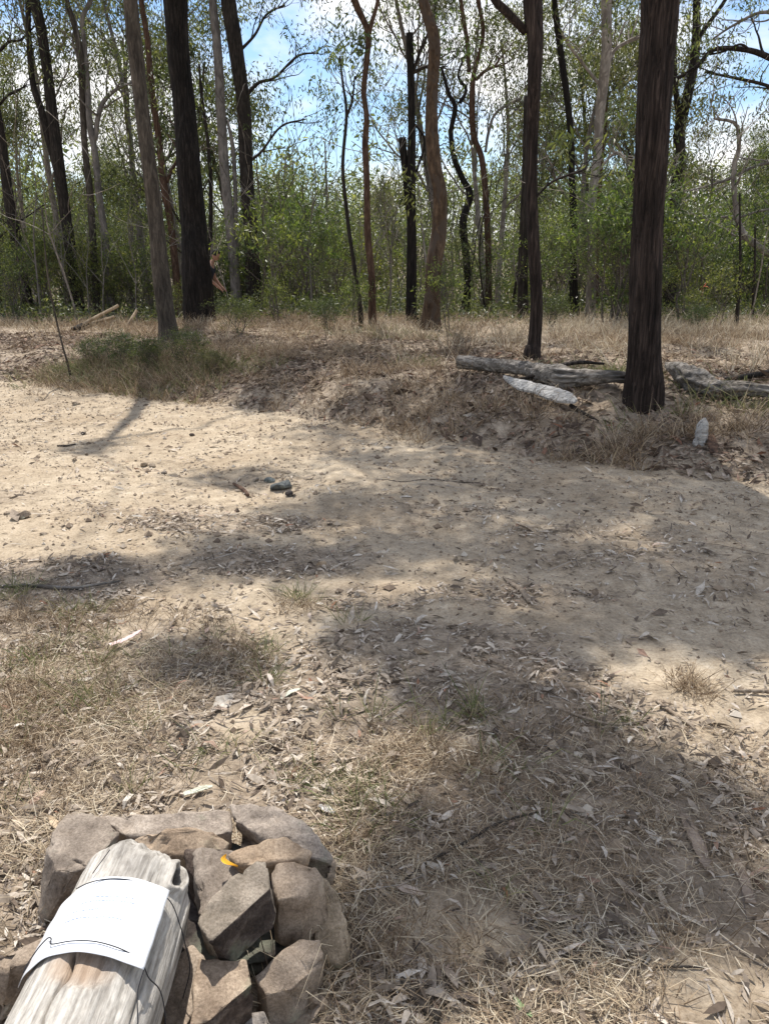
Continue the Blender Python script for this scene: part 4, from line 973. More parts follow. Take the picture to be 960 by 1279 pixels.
# bleached slab
g0 = ground(632, 490); g1 = ground(716, 520)
sl = thing('bleached_slab', g0, 'white bleached slab of wood with a dark stick end below the fallen log', 'wood slab')
def slab(pts_px, thick, mat, parent, name, origin, amp=.01, seed=1, lift=.03, n=7, tilt=0.0):
    """a rough plank traced on the ground: centre line pixels with widths"""
    path = np.array([ground(p[0], p[1]) + np.array([0, 0, lift + (p[3] if len(p) > 3 else 0)]) for p in pts_px])
    wid = np.array([p[2] for p in pts_px]) / FPX * path[:, 1]
    P, Wd = smooth_path(path, wid, 34); T = unit(np.gradient(P, axis=0)); S = unit(np.cross(T, np.array([0, 0, 1.])))
    P[:, 2] = np.maximum(P[:, 2], H(P[:, 0], P[:, 1]) + lift * .6)
    u = np.linspace(-1, 1, n); jag = 1 + .38 * fbm(np.stack([np.arange(34) * .45, np.zeros(34), np.zeros(34)], -1), seed, 4, .8)
    top = P[:, None] + S[:, None] * (u[None, :, None] * (Wd * jag)[:, None, None] / 2)
    top[..., 2] += (thick * (1 - .6 * u ** 2))[None] * .5 + amp * fbm(top * np.array([30, 30, 1.]), seed, 3)
    bot = P[:, None] + S[:, None] * (u[None, :, None] * (Wd * jag)[:, None, None] / 2 * .9); bot[..., 2] -= thick * .5
    for q_ in (top, bot): q_[..., 2] += np.where(q_[..., 1] > P[:, None, 1], 1, -1) * np.abs(u)[None] * (Wd * tilt)[:, None]
    mb = MB(); m_ = 34; i_ = np.arange(m_ - 1)[:, None] * n; j_ = np.arange(n - 1)[None]
    Q = np.stack([i_ + j_, i_ + j_ + 1, i_ + n + j_ + 1, i_ + n + j_], -1).reshape(-1, 4); o_ = m_ * n
    e1 = np.stack([i_[:, 0], i_[:, 0] + n, i_[:, 0] + n + o_, i_[:, 0] + o_], -1); e2 = np.stack([i_[:, 0] + n - 1, i_[:, 0] + n - 1 + o_, i_[:, 0] + 2 * n - 1 + o_, i_[:, 0] + 2 * n - 1], -1)
    jj = np.arange(n - 1); c1 = np.stack([jj, jj + o_, jj + 1 + o_, jj + 1], -1); b_ = (m_ - 1) * n; c2 = np.stack([b_ + jj, b_ + jj + 1, b_ + jj + 1 + o_, b_ + jj + o_], -1)
    mb.add(np.vstack([top.reshape(-1, 3), bot.reshape(-1, 3)]), Q[:, ::-1], Q + o_, e1, e2, c1, c2)
    return mb.build(name, M[mat], parent, origin=origin, smooth=False)
slab([(628, 483, 2), (640, 489, 8), (652, 494, 13), (670, 499, 12), (688, 504, 16), (704, 510, 14), (718, 515, 4)], .03, 'bone', sl, 'slab', g0, .012, 5, .10, 13, .36)
bits_part(sl, 'stick_end', [(712, 513, 7, .04), (728, 520, 5, .03), (746, 529, 3, .01)], 'dark')
# upright pale stump piece
g = ground(874, 556)
st = thing('white_stump', g, 'small upright white wood stump beside a dry grass tuft at right', 'stump')
mb = MB(); P, R = smooth_path([g + [0, 0, -.04], g + [0, 0, .08], g + [.005, 0, .17], g + [.01, 0, .225]], [.04, .047, .04, .008], 22)
mb.add(*tube(P, R, 16, bark_disp(8, .2, 1.4, .6))); mb.build('stump', M['bone'], st, origin=g)
mb = MB(); P, R = smooth_path([g + [-.05, -.03, -.02], g + [-.055, -.03, .03], g + [-.045, -.02, .07]], [.02, .022, .006], 10)
mb.add(*tube(P, R, 9, bark_disp(9, .2, 1.4, .6))); mb.build('splinter', M['bone'], st, origin=g)
slab([(886, 548, 9), (889, 560, 12), (890, 572, 9)], .015, 'red', None, 'bark_piece', ground(886, 548), .005, 9, .03); tag(C.objects[-1] if False else bpy.data.objects['bark_piece'], 'red brown bark piece beside the small white stump', 'bark')
# cut stakes at left
def stake(a, b, w, lift0, lift1, label):
    g0 = ground(*a); g1 = g0 + (on_y(b[0], b[1], g0[1] + .35) - g0); p0 = g0 + np.array([0, 0, lift0])
    d = g1 + np.array([0, 0, lift1]) - p0; r = w / FPX * g0[1] / 2
    mb = MB(); P = p0 + d[None] * np.linspace(0, 1, 8)[:, None]; P[:, 2] += .01 * np.sin(np.linspace(0, 5, 8))
    mb.add(*tube(P, np.linspace(r, r * .9, 8), 8, bark_disp(12, .1, 1.5, .5))); o = mb.build('cut_stake', M['cut'], None, origin=P[0], smooth=False)
    tag(o, label, 'stake', 'pale cut stakes on the left bank')
stake((101, 411), (148, 381), 4, .06, .0, 'longest pale cut stake propped up on the left bank')
stake((112, 408), (143, 395), 4, .03, .0, 'lower pale cut stake lying under the longest one')
stake((158, 410), (171, 387), 4, .0, .0, 'short pale cut stake standing right of the other two')
wood_bit('charred_stick', 'blackened stick end below the pale cut stakes', 'stick', [(92, 414, 5, .02), (102, 412, 6, .05), (112, 408, 5, .08)], 'charred', 8, 14, .2, seed=81)

# ------------------------------------------------------------------ sticks, bark and leaves on the near ground
def stick(label, pts, mat, name='stick', seed=1): return wood_bit(name, label, 'stick', pts, mat, 9, 26, .12, seed=seed)
stick('long grey stick lying on the grass at the left edge', [(-10, 737, 4, .008), (40, 736, 4.5, .008), (90, 739, 5, .01), (115, 735, 3.5, .01), (150, 730, 2.5, .01)], 'fallen', seed=91)
stick('crooked pale stick on the shaded track in the middle', [(628, 724, 3, .004), (640, 733, 5, .004), (651, 742, 7, .004), (661, 755, 6, .004)], 'stick', seed=92)
stick('straight pale stick in the litter at right', [(818, 877, 3, .004), (840, 894, 5, .004), (865, 913, 6, .004)], 'stick', seed=93)
stick('pale stick reaching in from the right edge', [(915, 870, 4, .01), (940, 869, 5, .01), (975, 870, 5, .01)], 'stick', seed=94)
stick('long dark twig slanting through the brown straw', [(505, 1110, 2, .015), (535, 1086, 3, .02), (578, 1061, 3.6, .015), (625, 1036, 3, .02), (680, 1018, 1.6, .015)], 'brown', seed=95)
stick('dark rotten stick at the bottom edge right of the stones', [(502, 1238, 9, .01), (522, 1258, 10, .01), (548, 1285, 11, .01)], 'brown', seed=96)
stick('thin straight pale twig crossing the middle litter', [(690, 893, 3, .02), (760, 912, 3, .02), (805, 908, 2, .02)], 'stick', seed=97)
stick('thin dark twig on the ground right of the straw', [(812, 1218, 2, .005), (850, 1214, 3, .006), (880, 1213, 2, .005)], 'brown', seed=98)
stick('dark twig lying on the track left of the blue grey stone', [(292, 607, 3, .01), (304, 615, 5, .01), (310, 622, 4, .01)], 'red', seed=99)
stick('small dark stick on the sunny track at left', [(72, 558, 2, .003), (84, 558, 2.6, .003), (95, 556, 1.6, .003)], 'brown', seed=100)
stick('grey dead root running out on the shaded track', [(470, 599, .8, -.004), (500, 602, 1.2, -.003), (535, 600, 1.4, -.003), (572, 603, 1.4, -.003), (600, 603, .8, -.004)], 'brown', seed=102)
def bark_slab(label, pts, mat, thick=.008, lift=.012, nm='bark_piece', cat='bark', seed=3):
    o = slab(pts, thick, mat, None, nm, ground(pts[0][0], pts[0][1]), .004, seed, lift); return tag(o, label, cat)
bark_slab('long flat bark slab lying in the litter at right', [(852, 1024, 14), (864, 1048, 19), (876, 1075, 18), (886, 1100, 10)], 'barkpiece')
bark_slab('second flat bark slab nearer the right edge, more buried', [(916, 1075, 14), (926, 1100, 18), (936, 1135, 15)], 'barkpiece', .006, .006, seed=7)
bark_slab('curved bark strip at the bottom edge right of the stones', [(545, 1262, 10), (575, 1256, 14), (600, 1258, 8)], 'barkpiece', seed=8)
bark_slab('pink strip of bark on the grass at left', [(138, 815, 7), (152, 809, 9), (166, 802, 8), (177, 795, 4)], 'pink', .004, .03)
bark_slab('pale curled bark at the back of the stone pile', [(230, 998, 8), (248, 995, 11), (266, 990, 6)], 'paleleaf', .004, .015)
bark_slab('whitish bark flake right of the big back stone', [(398, 1014, 8), (408, 1018, 14), (418, 1024, 8)], 'bone', .005, .012)
bark_slab('pale pointed leaf lying in the litter left of centre', [(351, 876, 3), (364, 869, 8), (375, 864, 3)], 'paleleaf', .002, .012, 'dry_leaf', 'leaf')
bark_slab('large grey leaf at the track edge in the shade', [(562, 898, 4), (572, 906, 12), (580, 914, 4)], 'barkpiece', .002, .012, 'dry_leaf', 'leaf')
bark_slab('green grey leaf at the bottom edge of the photograph', [(640, 1254, 3), (652, 1268, 14), (664, 1284, 6)], 'greenleaf', .002, .015, 'dry_leaf', 'leaf')
bark_slab('curved tan leaf in the straw at lower centre', [(672, 1158, 4), (698, 1164, 10), (724, 1157, 4)], 'barkpiece', .003, .02, 'dry_leaf', 'leaf')
bark_slab('red brown leaf in front of the litter at lower right', [(938, 1105, 5), (945, 1112, 9), (952, 1118, 5)], 'red', .002, .012, 'dry_leaf', 'leaf')
bark_slab('orange leaf on the ground behind the left stone', [(64, 1030, 5), (70, 1036, 12), (74, 1042, 6)], 'cut', .003, .02, 'dry_leaf', 'leaf')

# ------------------------------------------------------------------ stones
def rock_mesh(name, V, mat, origin, amp=.006, bev=.010, seed=1, cuts=3, freq=14, broken=None):
    bm = bmesh.new()
    for v in V: bm.verts.new(v)
    r = bmesh.ops.convex_hull(bm, input=bm.verts)
    bmesh.ops.delete(bm, geom=list({g for g in r['geom_interior'] if isinstance(g, bmesh.types.BMVert)}), context='VERTS')
    for v in [v for v in bm.verts if not v.link_faces]: bm.verts.remove(v)
    bmesh.ops.dissolve_limit(bm, angle_limit=math.radians(8), verts=bm.verts, edges=bm.edges)
    if bev: bmesh.ops.bevel(bm, geom=list(bm.edges), offset=bev, segments=2, profile=.6, affect='EDGES', clamp_overlap=True)
    bmesh.ops.triangulate(bm, faces=bm.faces)
    for _ in range(cuts):
        long = [e for e in bm.edges if e.calc_length() > bev * 1.6 + .006]
        if long: bmesh.ops.subdivide_edges(bm, edges=long, cuts=1); bmesh.ops.triangulate(bm, faces=[f for f in bm.faces if len(f.verts) > 3])
    bm.normal_update()
    fn = [f.normal.copy() for f in bm.faces]
    co = np.array([v.co[:] for v in bm.verts]); no = np.array([v.normal[:] for v in bm.verts])
    lay = np.sin((co @ unit(np.array([.3, .2, 1.]))) * 260 + 6 * fbm(co * 9, seed + 6, 2))
    d = amp * (fbm(co * freq, seed, 4, .55) * 1.5 + fbm(co * freq * .45, seed + 1, 2) + .5 * fbm(co * freq * 4, seed + 3, 2) + .10 * lay - 1.3 * sst(.05, .0, np.abs(fbm(co * freq * .6, seed + 4, 3))) )
    co = co + no * d[:, None] - np.asarray(origin)
    for v, c in zip(bm.verts, co): v.co = c
    me = bpy.data.meshes.new(name); bm.to_mesh(me); bm.free()
    me.polygons.foreach_set('use_smooth', np.full(len(me.polygons), True)); me.materials.append(M[mat])
    if broken is not None:                           # side turned from the sun: dark broken stone, its shade painted in as well
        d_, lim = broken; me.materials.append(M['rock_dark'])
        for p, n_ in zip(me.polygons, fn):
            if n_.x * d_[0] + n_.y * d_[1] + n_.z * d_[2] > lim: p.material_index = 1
    return me
pileG = 'stones piled around the log'
def rock(label, top, thick, mat, shrink=.9, back=0.0, extra=(), amp=.008, bev=.007, seed=1, group=pileG, name='stone', freq=14, broken=None):
    """top: traced corners (pixel x, pixel y, height); the stone's underside follows from its thickness"""
    V = [on_z(*p) for p in top]; c = np.mean(V, axis=0)
    for v in list(V):
        w = c + (v - c) * shrink; w[2] = v[2] - thick; w[1] += back; V.append(w)
    V += [on_z(*p) for p in extra]
    V = np.array(V); o = np.array([c[0], c[1], V[:, 2].min()])
    ob = link(name, rock_mesh(name, V, mat, o, amp, bev, seed, freq=freq, broken=broken), None, o); return tag(ob, label, 'stone', group)
z = .17
rock('big pale block at the back left corner of the pile', [(82, 1014, z), (123, 1018, z), (149, 1040, z), (121, 1052, z), (118, 1078, z), (95, 1090, z - .01), (68, 1087, z - .01), (56, 1062, z)], .15, 'rock', .93, .03, extra=[(47, 1142, .03), (52, 1160, 0), (92, 1118, .03), (49, 1100, .06)], seed=11)
rock('long flat slab along the back of the pile', [(124, 1020, .14), (200, 1015, .15), (262, 1014, .15), (287, 1013, .14), (291, 1040, .13), (240, 1046, .13), (160, 1044, .13)], .13, 'rock_grey', seed=12)
rock('rounded dusty stone behind the end of the log', [(150, 1056, .16), (175, 1042, .18), (215, 1033, .19), (252, 1036, .19), (288, 1052, .17), (278, 1064, .16), (245, 1070, .15), (180, 1070, .15)], .14, 'rock', seed=13)
rock('largest flat stone at the back right of the pile', [(287, 1005, .15), (313, 1002, .17), (345, 1009, .18), (376, 1022, .18), (402, 1046, .17), (421, 1070, .14), (417, 1084, .12), (388, 1070, .15), (330, 1046, .16), (291, 1024, .15)], .075, 'rock_grey', .85, .02, seed=14)
rock('low brown stone under the big back right one', [(300, 1040, .08), (345, 1040, .08), (420, 1075, .08), (415, 1092, .06), (350, 1085, .1), (300, 1075, .1)], .1, 'rock', seed=15)
rock('thin flat stone with the yellow leaf on it', [(284, 1068, .20), (301, 1059, .21), (330, 1052, .215), (356, 1049, .215), (389, 1064, .21), (386, 1070, .205), (342, 1076, .205), (298, 1080, .20)], .035, 'rock', .9, .0, seed=16, bev=.008)
rock('broad brown stone between the log and the greenish one', [(243, 1062, .17), (262, 1055, .18), (285, 1060, .18), (330, 1070, .18), (320, 1110, .17), (262, 1150, .16), (247, 1140, .15), (245, 1090, .16)], .15, 'rock', seed=17)
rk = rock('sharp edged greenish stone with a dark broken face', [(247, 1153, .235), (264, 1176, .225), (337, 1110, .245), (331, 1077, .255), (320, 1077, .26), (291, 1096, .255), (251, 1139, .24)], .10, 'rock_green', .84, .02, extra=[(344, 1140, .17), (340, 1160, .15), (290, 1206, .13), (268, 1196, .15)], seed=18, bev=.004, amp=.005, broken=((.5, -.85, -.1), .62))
rock('round brown stone right of the greenish one', [(341, 1092, .19), (347, 1083, .20), (370, 1079, .205), (392, 1081, .195), (403, 1095, .18), (407, 1118, .15), (345, 1125, .20), (375, 1118, .20)], .13, 'rock', .95, .0, extra=[(405, 1140, .11), (393, 1157, .07), (370, 1168, .06), (345, 1175, .05)], seed=19, bev=.022)
rock('grey green slab leaning on the right of the pile', [(404, 1097, .12), (418, 1112, .12), (435, 1150, .09), (436, 1183, .05), (426, 1203, .03), (405, 1200, .03), (392, 1170, .07)], .06, 'rock_green', .95, seed=20)
rock('brown block in front with a dark shaded face', [(243, 1242, .15), (246, 1196, .16), (307, 1198, .16), (317, 1228, .15), (274, 1252, .14), (256, 1280, .14), (236, 1285, .14)], .15, 'rock', .98, seed=21, broken=((.75, -.65, -.1), .6))  # shaded face painted dark through the broken side colour
rock('tan block at the front right of the pile', [(318, 1218, .10), (350, 1190, .12), (372, 1174, .12), (400, 1172, .11), (405, 1197, .10), (364, 1236, .09), (332, 1243, .09)], .10, 'rock', .92, seed=22)
rock('brown block at the left edge below the pale one', [(-25, 1206, .12), (5, 1203, .12), (57, 1169, .13), (80, 1158, .13), (82, 1180, .13), (50, 1198, .12), (12, 1210, .12)], .12, 'rock', 1.0, 0, extra=[(32, 1250, 0), (0, 1278, 0), (60, 1215, .03)], seed=23)
rock('brown stone wedged between the pale block and the log', [(92, 1108, .10), (118, 1085, .12), (130, 1100, .12), (95, 1150, .10), (70, 1160, .09)], .1, 'rock', seed=24)
rock('small grey stone at the bottom left corner', [(5, 1268, .07), (25, 1250, .08), (52, 1240, .08), (60, 1262, .08), (30, 1290, .07)], .08, 'rock_grey', seed=25)
rock('dark small stone beside the knot of the log', [(232, 1062, .165), (247, 1060, .17), (252, 1078, .17), (260, 1096, .16), (246, 1100, .15), (234, 1085, .15)], .1, 'rock_dark', seed=26, bev=.006)
rock('shadowed slab under the right side of the log', [(205, 1215, .07), (240, 1180, .08), (258, 1200, .08), (245, 1260, .07), (225, 1300, .06), (200, 1290, .06)], .08, 'rock_grey', seed=27)
rock('brown stone at the bottom edge under the front block', [(255, 1290, .05), (300, 1268, .06), (330, 1262, .06), (345, 1285, .05), (300, 1310, .04)], .06, 'rock_grey', seed=28)
rock('small loose stone on the ground right of the pile', [(386, 1232, .03), (396, 1238, .035), (412, 1252, .02), (402, 1260, .02), (385, 1245, .03)], .035, 'rock', seed=29, bev=.005)
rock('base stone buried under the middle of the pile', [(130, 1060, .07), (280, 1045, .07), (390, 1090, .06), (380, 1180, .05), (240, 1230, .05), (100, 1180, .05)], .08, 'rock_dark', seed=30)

# stones on the track
roadG = 'loose stones on the dirt track'
def road_stone(label, px, py, w, h, mat='pebble', seed=1, sx=1.3):
    g = ground(px, py); depth = g[1] * cP + (CAMH - g[2]) * sP; r = w / FPX * depth / 2; hh = h / FPX * depth
    rg = RS(seed); n = 12; a = np.arange(n) * 2.4; u = rg.uniform(-.7, 1, n)
    V = np.stack([np.cos(a) * np.sqrt(1 - u ** 2 * .8) * r, np.sin(a) * np.sqrt(1 - u ** 2 * .8) * r * .75, u * hh * .6], -1) * rg.uniform(.85, 1.1, (n, 1)) + g + np.array([0, 0, hh * .25])
    ob = link('loose_stone', rock_mesh('loose_stone', V, mat, g, r * .06, r * .12, seed, 1, 30), None, g); return tag(ob, label, 'stone', roadG)
road_stone('blue grey angular stone half buried in the middle of the track', 352, 611, 32, 15, 'slate', 41)
road_stone('flat grey stone just behind the blue grey one', 336, 602, 16, 7, 'slate', 42)
road_stone('brown stone against the right of the blue grey one', 362, 620, 13, 9, 'rock_dark', 43)
for k, (lab, px, py, w, h) in enumerate([('pale stone at the left edge of the track', 30, 647, 22, 12), ('tan stone of the pair in the middle litter, left', 388, 717, 17, 9), ('brown stone of the pair in the middle litter, right', 401, 708, 17, 9), ('grey stone in the litter left of the stone pair', 310, 730, 12, 7),
        ('pale pebble on the sunny track left of the blue grey stone', 180, 583, 13, 7), ('tan pebble touching the pale pebble on the sunny track', 191, 584, 10, 6), ('small brown stone left of the twig', 320, 601, 10, 6), ('brown stone at the foot of the left bank', 95, 506, 12, 6), ('dark stone on the far side of the sunny track', 105, 543, 9, 5),
        ('pale stone right of the shaded root', 422, 603, 10, 5), ('small stone lying below the tan pebble', 205, 592, 9, 5), ('dark stone at the foot of the bank in the shade', 216, 500, 10, 6), ('grey smooth stone in the litter at centre', 525, 818, 24, 9), ('tan stone at the left edge by the grass', 12, 642, 16, 8),
        ('small pale stone below the blue grey stone', 372, 668, 11, 6), ('brown stone near the left edge of the track', 55, 668, 12, 6), ('pale stone in the middle distance of the track', 545, 577, 9, 5), ('small stone beside the crooked pale stick', 600, 745, 11, 5), ('dark pebble on the sunny ridge of the track', 240, 545, 8, 5),
        ('flat stone at the foot of the bank left of centre', 268, 500, 11, 6), ('round pebble at the foot of the bank', 302, 507, 10, 6)]):
    road_stone(lab, px, py, w, h, 'pebble' if 'dark' not in lab else 'rock_dark', 50 + k)

# ------------------------------------------------------------------ the big log with its notice
LX, LZ = -.556, .20
A0, A1 = .66, 1.535
log = thing('log', (LX, 1.1, 0), 'thick bleached log end resting on the stone pile under the white notice', 'log')
lo = np.array([LX, 1.1, 0])
def knot(y, phi): return np.sqrt(((y - 1.452 - .1 * (phi - 1)) / .036) ** 2 + ((phi - 1.0) / .17) ** 2) * (1 + .25 * fbm(np.stack([y * 30, phi * 6, y * 0], -1), 18, 2))
def log_r(y, phi):
    """radius of the log at distance y and angle phi (0 = top, positive to the right)"""
    y = np.asarray(y, float); phi = np.asarray(phi, float)
    r = .128 + .014 * (1.5 - y) + .004 * np.cos(2 * phi + .6)
    g = fbm(np.stack([np.cos(phi) * 2.2, np.sin(phi) * 2.2, y * 3], -1), 5, 3) * .006
    grain = fbm(np.stack([np.cos(phi) * 16, np.sin(phi) * 16, y * 5], -1), 8, 4, .6) * .0022
    r = r + g + grain
    # rounded worn far end, knot hole on the right, crack and gouge by the paper
    r = r * (1 - .5 * sst(1.44, 1.57, y + .03 * fbm(np.stack([np.cos(phi) * 3, np.sin(phi) * 3, y * 0], -1), 12, 3) + .02 * np.sin(phi)) ** 1.5)
    r = r + .010 * fbm(np.stack([np.cos(phi) * 5, np.sin(phi) * 5, y * 9], -1), 14, 4) * sst(1.3, 1.5, y)
    k = knot(y, phi)
    r = r + .012 * np.exp(-((k - 1.3) / .3) ** 2) * (.6 + .4 * np.sin(phi * 9)) - .09 * sst(1.0, .7, k)
    cx = -.16 + .10 * (1.16 - y) / .3 + .03 * np.sin(y * 40)
    crack = np.exp(-((phi - cx) / .022) ** 2) * sst(1.22, 1.17, y)
    r = r - .02 * crack
    n = np.sqrt(((y - 1.155) / .055) ** 2 + ((phi - .08) / .42) ** 2)
    r = r - .012 * sst(1.1, .5, n)
    for (c0, w_, y0, y1, dd) in ((.55, .012, 1.30, 1.5, .005), (-.3, .012, 1.36, 1.5, .005), (.3, .012, .8, 1.1, .005), (-.5, .012, .7, 1.12, .004), (.75, .014, .8, 1.25, .005), (1.0, .016, .75, 1.3, .007)):
        r = r - dd * np.exp(-((phi - c0 - .05 * np.sin(y * 9)) / w_) ** 2) * sst(y0, y0 + .04, y) * sst(y1, y1 - .04, y)
    return r
ny_, np_ = 240, 220
ys = np.linspace(A0, A1, ny_); ph = np.linspace(-PI, PI, np_, endpoint=False)
YY, PH = np.meshgrid(ys, ph, indexing='ij'); RR = log_r(YY, PH)
V = np.stack([LX + np.sin(PH) * RR, YY, LZ + np.cos(PH) * RR], -1)
i_ = np.arange(ny_ - 1)[:, None] * np_; j_ = np.arange(np_)[None]; j2 = (j_ + 1) % np_
Q = np.stack([i_ + j_, i_ + j2, i_ + np_ + j2, i_ + np_ + j_], -1).reshape(-1, 4)
fresh = .85 * sst(1.35, .35, np.sqrt(((YY - 1.158) / .045) ** 2 + ((PH - .0) / .46) ** 2) + .35 * fbm(V * 30, 4, 3))
mb = MB(); Vf = np.vstack([V.reshape(-1, 3), [[LX, A0 - .01, LZ], [LX, A1 + .012, LZ]]]); o2 = ny_ * np_; jj = np.arange(np_)
mb.add(Vf, Q[:, ::-1], np.stack([np.full(np_, o2), jj, (jj + 1) % np_], -1)[:, ::-1][:, ::-1], np.stack([np.full(np_, o2 + 1), (ny_ - 1) * np_ + (jj + 1) % np_, (ny_ - 1) * np_ + jj], -1), a=np.concatenate([fresh.ravel(), [0, 0]]))
m, nd, lk, out = newmat('bleached_log')
vv = mapped(nd, lk, (1, .06, 1)); n1 = noise(nd, lk, vv, 60, 7, .72, .3); n2 = noise(nd, lk, mapped(nd, lk, (1, .5, 1)), 7, 5, .6); n3 = noise(nd, lk, mapped(nd, lk, (1, .35, 1)), 120, 3, .6)
r1 = ramp(nd, [(.25, (.13, .115, .10)), (.47, (.38, .355, .32)), (.68, (.58, .555, .515))]); lk.new(n1.outputs['Fac'], r1.inputs['Fac'])
r2 = ramp(nd, [(.3, (.62, .61, .60)), (.6, (1.08, 1.07, 1.05))]); lk.new(n2.outputs['Fac'], r2.inputs['Fac'])
c = mixc(nd, lk, 1, r1.outputs[0], r2.outputs[0], 'MULTIPLY')
r4 = ramp(nd, [(.3, (.75, .74, .73)), (.6, (1.08, 1.08, 1.08))]); lk.new(n3.outputs['Fac'], r4.inputs['Fac']); c = mixc(nd, lk, 1, c, r4.outputs[0], 'MULTIPLY')
at = nd.new('ShaderNodeAttribute'); at.attribute_name = 'fresh'
r3 = ramp(nd, [(.3, (.20, .13, .08)), (.6, (.44, .33, .24))]); lk.new(n1.outputs['Fac'], r3.inputs['Fac'])
c = mixc(nd, lk, at.outputs['Fac'], c, r3.outputs[0])
at2 = nd.new('ShaderNodeAttribute'); at2.attribute_name = 'rot'; c = mixc(nd, lk, at2.outputs['Fac'], c, (.03, .02, .014))  # rot colour that also paints in the shade of knot hole and crack
nb = bump(nd, lk, n1.outputs['Fac'], .8, .008); nb = bump(nd, lk, n3.outputs['Fac'], .4, .002, nb)
pbsdf(nd, lk, out, c, .85, nb, .2)
kk = knot(YY, PH)
o = mb.build('trunk_piece', m, log, origin=lo, attr='fresh')
a2 = o.data.attributes.new('rot', 'FLOAT', 'POINT'); a2.data.foreach_set('value', np.concatenate([np.maximum(sst(1.05, .8, kk), .75 * sst(.02, .006, np.abs(PH - (-.16 + .10 * (1.16 - YY) / .3 + .03 * np.sin(YY * 40)))) * sst(1.2, 1.16, YY)).ravel(), [0, 0]]).astype(np.float32))  # mask darkening the hole and the crack line, where shade is painted in

# the notice: a laminated sheet bent over the log
pap = thing('paper_notice', (LX, 1.28, LZ + .14), 'white laminated sheet bent over the log and tied down with black cord', 'notice'); po = np.array([LX, 1.28, LZ + .14])
def on_log(y, phi, lift): 
    r = .128 + .014 * (1.5 - y) + .008 + lift
    return np.array([LX + math.sin(phi) * r, y, LZ + math.cos(phi) * r])
nu, nv = 44, 26
G = np.zeros((nu, nv, 3))
for a_ in range(nu):
    for b_ in range(nv):
        u, v_ = a_ / (nu - 1), b_ / (nv - 1)
        phi = -1.20 + 1.98 * u
        y_ = 1.180 + .180 * v_ + .006 * math.sin(u * 3) - .02 * u * (1 - v_) + .012 * (1 - u) * 0
        lift = .003 + .0014 * math.sin(u * 23 + v_ * 9) * math.sin(v_ * 11 + u * 5) + .018 * max(0, (u - .72) / .28) ** 1.5 + .003 * math.sin(u * 7 + v_ * 3) * v_
        G[a_, b_] = on_log(y_, phi, lift)
i_ = np.arange(nu - 1)[:, None] * nv; j_ = np.arange(nv - 1)[None]
Q = np.stack([i_ + j_, i_ + j_ + 1, i_ + nv + j_ + 1, i_ + nv + j_], -1).reshape(-1, 4)
Nn = unit(G - np.stack([np.full((nu, nv), LX), G[..., 1], np.full((nu, nv), LZ)], -1)); G2 = G - Nn * .0008
mb = MB(); o2 = nu * nv
edge = np.concatenate([np.arange(nv), np.arange(1, nu) * nv + nv - 1, (nu - 1) * nv + np.arange(nv - 2, -1, -1), np.arange(nu - 2, -1, -1) * nv])
e = np.stack([edge[:-1], edge[1:], edge[1:] + o2, edge[:-1] + o2], -1)
mb.add(np.vstack([G.reshape(-1, 3), G2.reshape(-1, 3)]), Q[:, ::-1], Q + o2, e)
mb.build('sheet', M['paper'], pap, origin=po)
# faint lines of print, too bleached to read
rng = RS(31); mb = MB()
def sheet_pt(u, v_, lift=.0006):
    a_ = u * (nu - 1); b_ = v_ * (nv - 1); i0, j0 = min(int(a_), nu - 2), min(int(b_), nv - 2); fa, fb = a_ - i0, b_ - j0
    p = (G[i0, j0] * (1 - fa) * (1 - fb) + G[i0 + 1, j0] * fa * (1 - fb) + G[i0, j0 + 1] * (1 - fa) * fb + G[i0 + 1, j0 + 1] * fa * fb); return p + Nn[i0, j0] * lift
for row, (v0, u0, u1) in enumerate([(.72, .50, .80), (.66, .42, .78), (.55, .34, .60), (.44, .35, .76)]):
    u = u0
    while u < u1:
        w_ = rng.uniform(.008, .028)
        q = [sheet_pt(u, v0), sheet_pt(u + w_, v0), sheet_pt(u + w_, v0 + .014), sheet_pt(u, v0 + .014)]
        mb.add(np.array(q), np.array([[0, 1, 2, 3]])); u += w_ + .008
o = mb.build('print', M['print'], pap, origin=po, smooth=False); o['kind'] = 'stuff'
def cord(label_pts, name='cord', r=.0012, parent=None):
    P, R = smooth_path(label_pts, [r] * len(label_pts), len(label_pts) * 7); mb = MB(); mb.add(*tube(P, R, 6)); return mb.build(name, M['cord'], parent, origin=po)
cord([on_log(1.358, a, .006 if -.9 < a < .7 else .004) for a in np.linspace(-.6, .78, 9)] + [on_log(1.35, .95, .006), on_log(1.335, 1.2, .004), on_log(1.33, 1.5, .003), on_log(1.32, 1.9, .02), on_log(1.31, 2.3, .04)], parent=pap)
cord([on_log(1.188, -1.0, .006), on_log(1.20, -.93, .008), on_log(1.222, -.80, .008), on_log(1.232, -.66, .008), on_log(1.222, -.56, .008), on_log(1.205, -.50, .008), on_log(1.198, -.2, .007), on_log(1.195, .1, .007), on_log(1.19, .4, .009), on_log(1.185, .66, .013)], parent=pap)
cord([on_log(1.165, .78, .022), on_log(1.17, .95, .006), on_log(1.175, 1.2, .004), on_log(1.165, 1.5, .003), on_log(1.15, 1.9, .01), on_log(1.14, 2.3, .03)], parent=pap)
cord([on_log(1.165, .78, .022), on_log(1.13, .84, .008), on_log(1.09, .98, .004), on_log(1.05, 1.15, .003), on_log(1.01, 1.3, .003), on_log(.98, 1.6, .003), on_log(.96, 2.0, .003)], parent=pap)
cord([on_log(1.39, -.42, .004), on_log(1.43, -.36, .003), on_log(1.46, -.33, .001)], r=.0010, parent=pap)
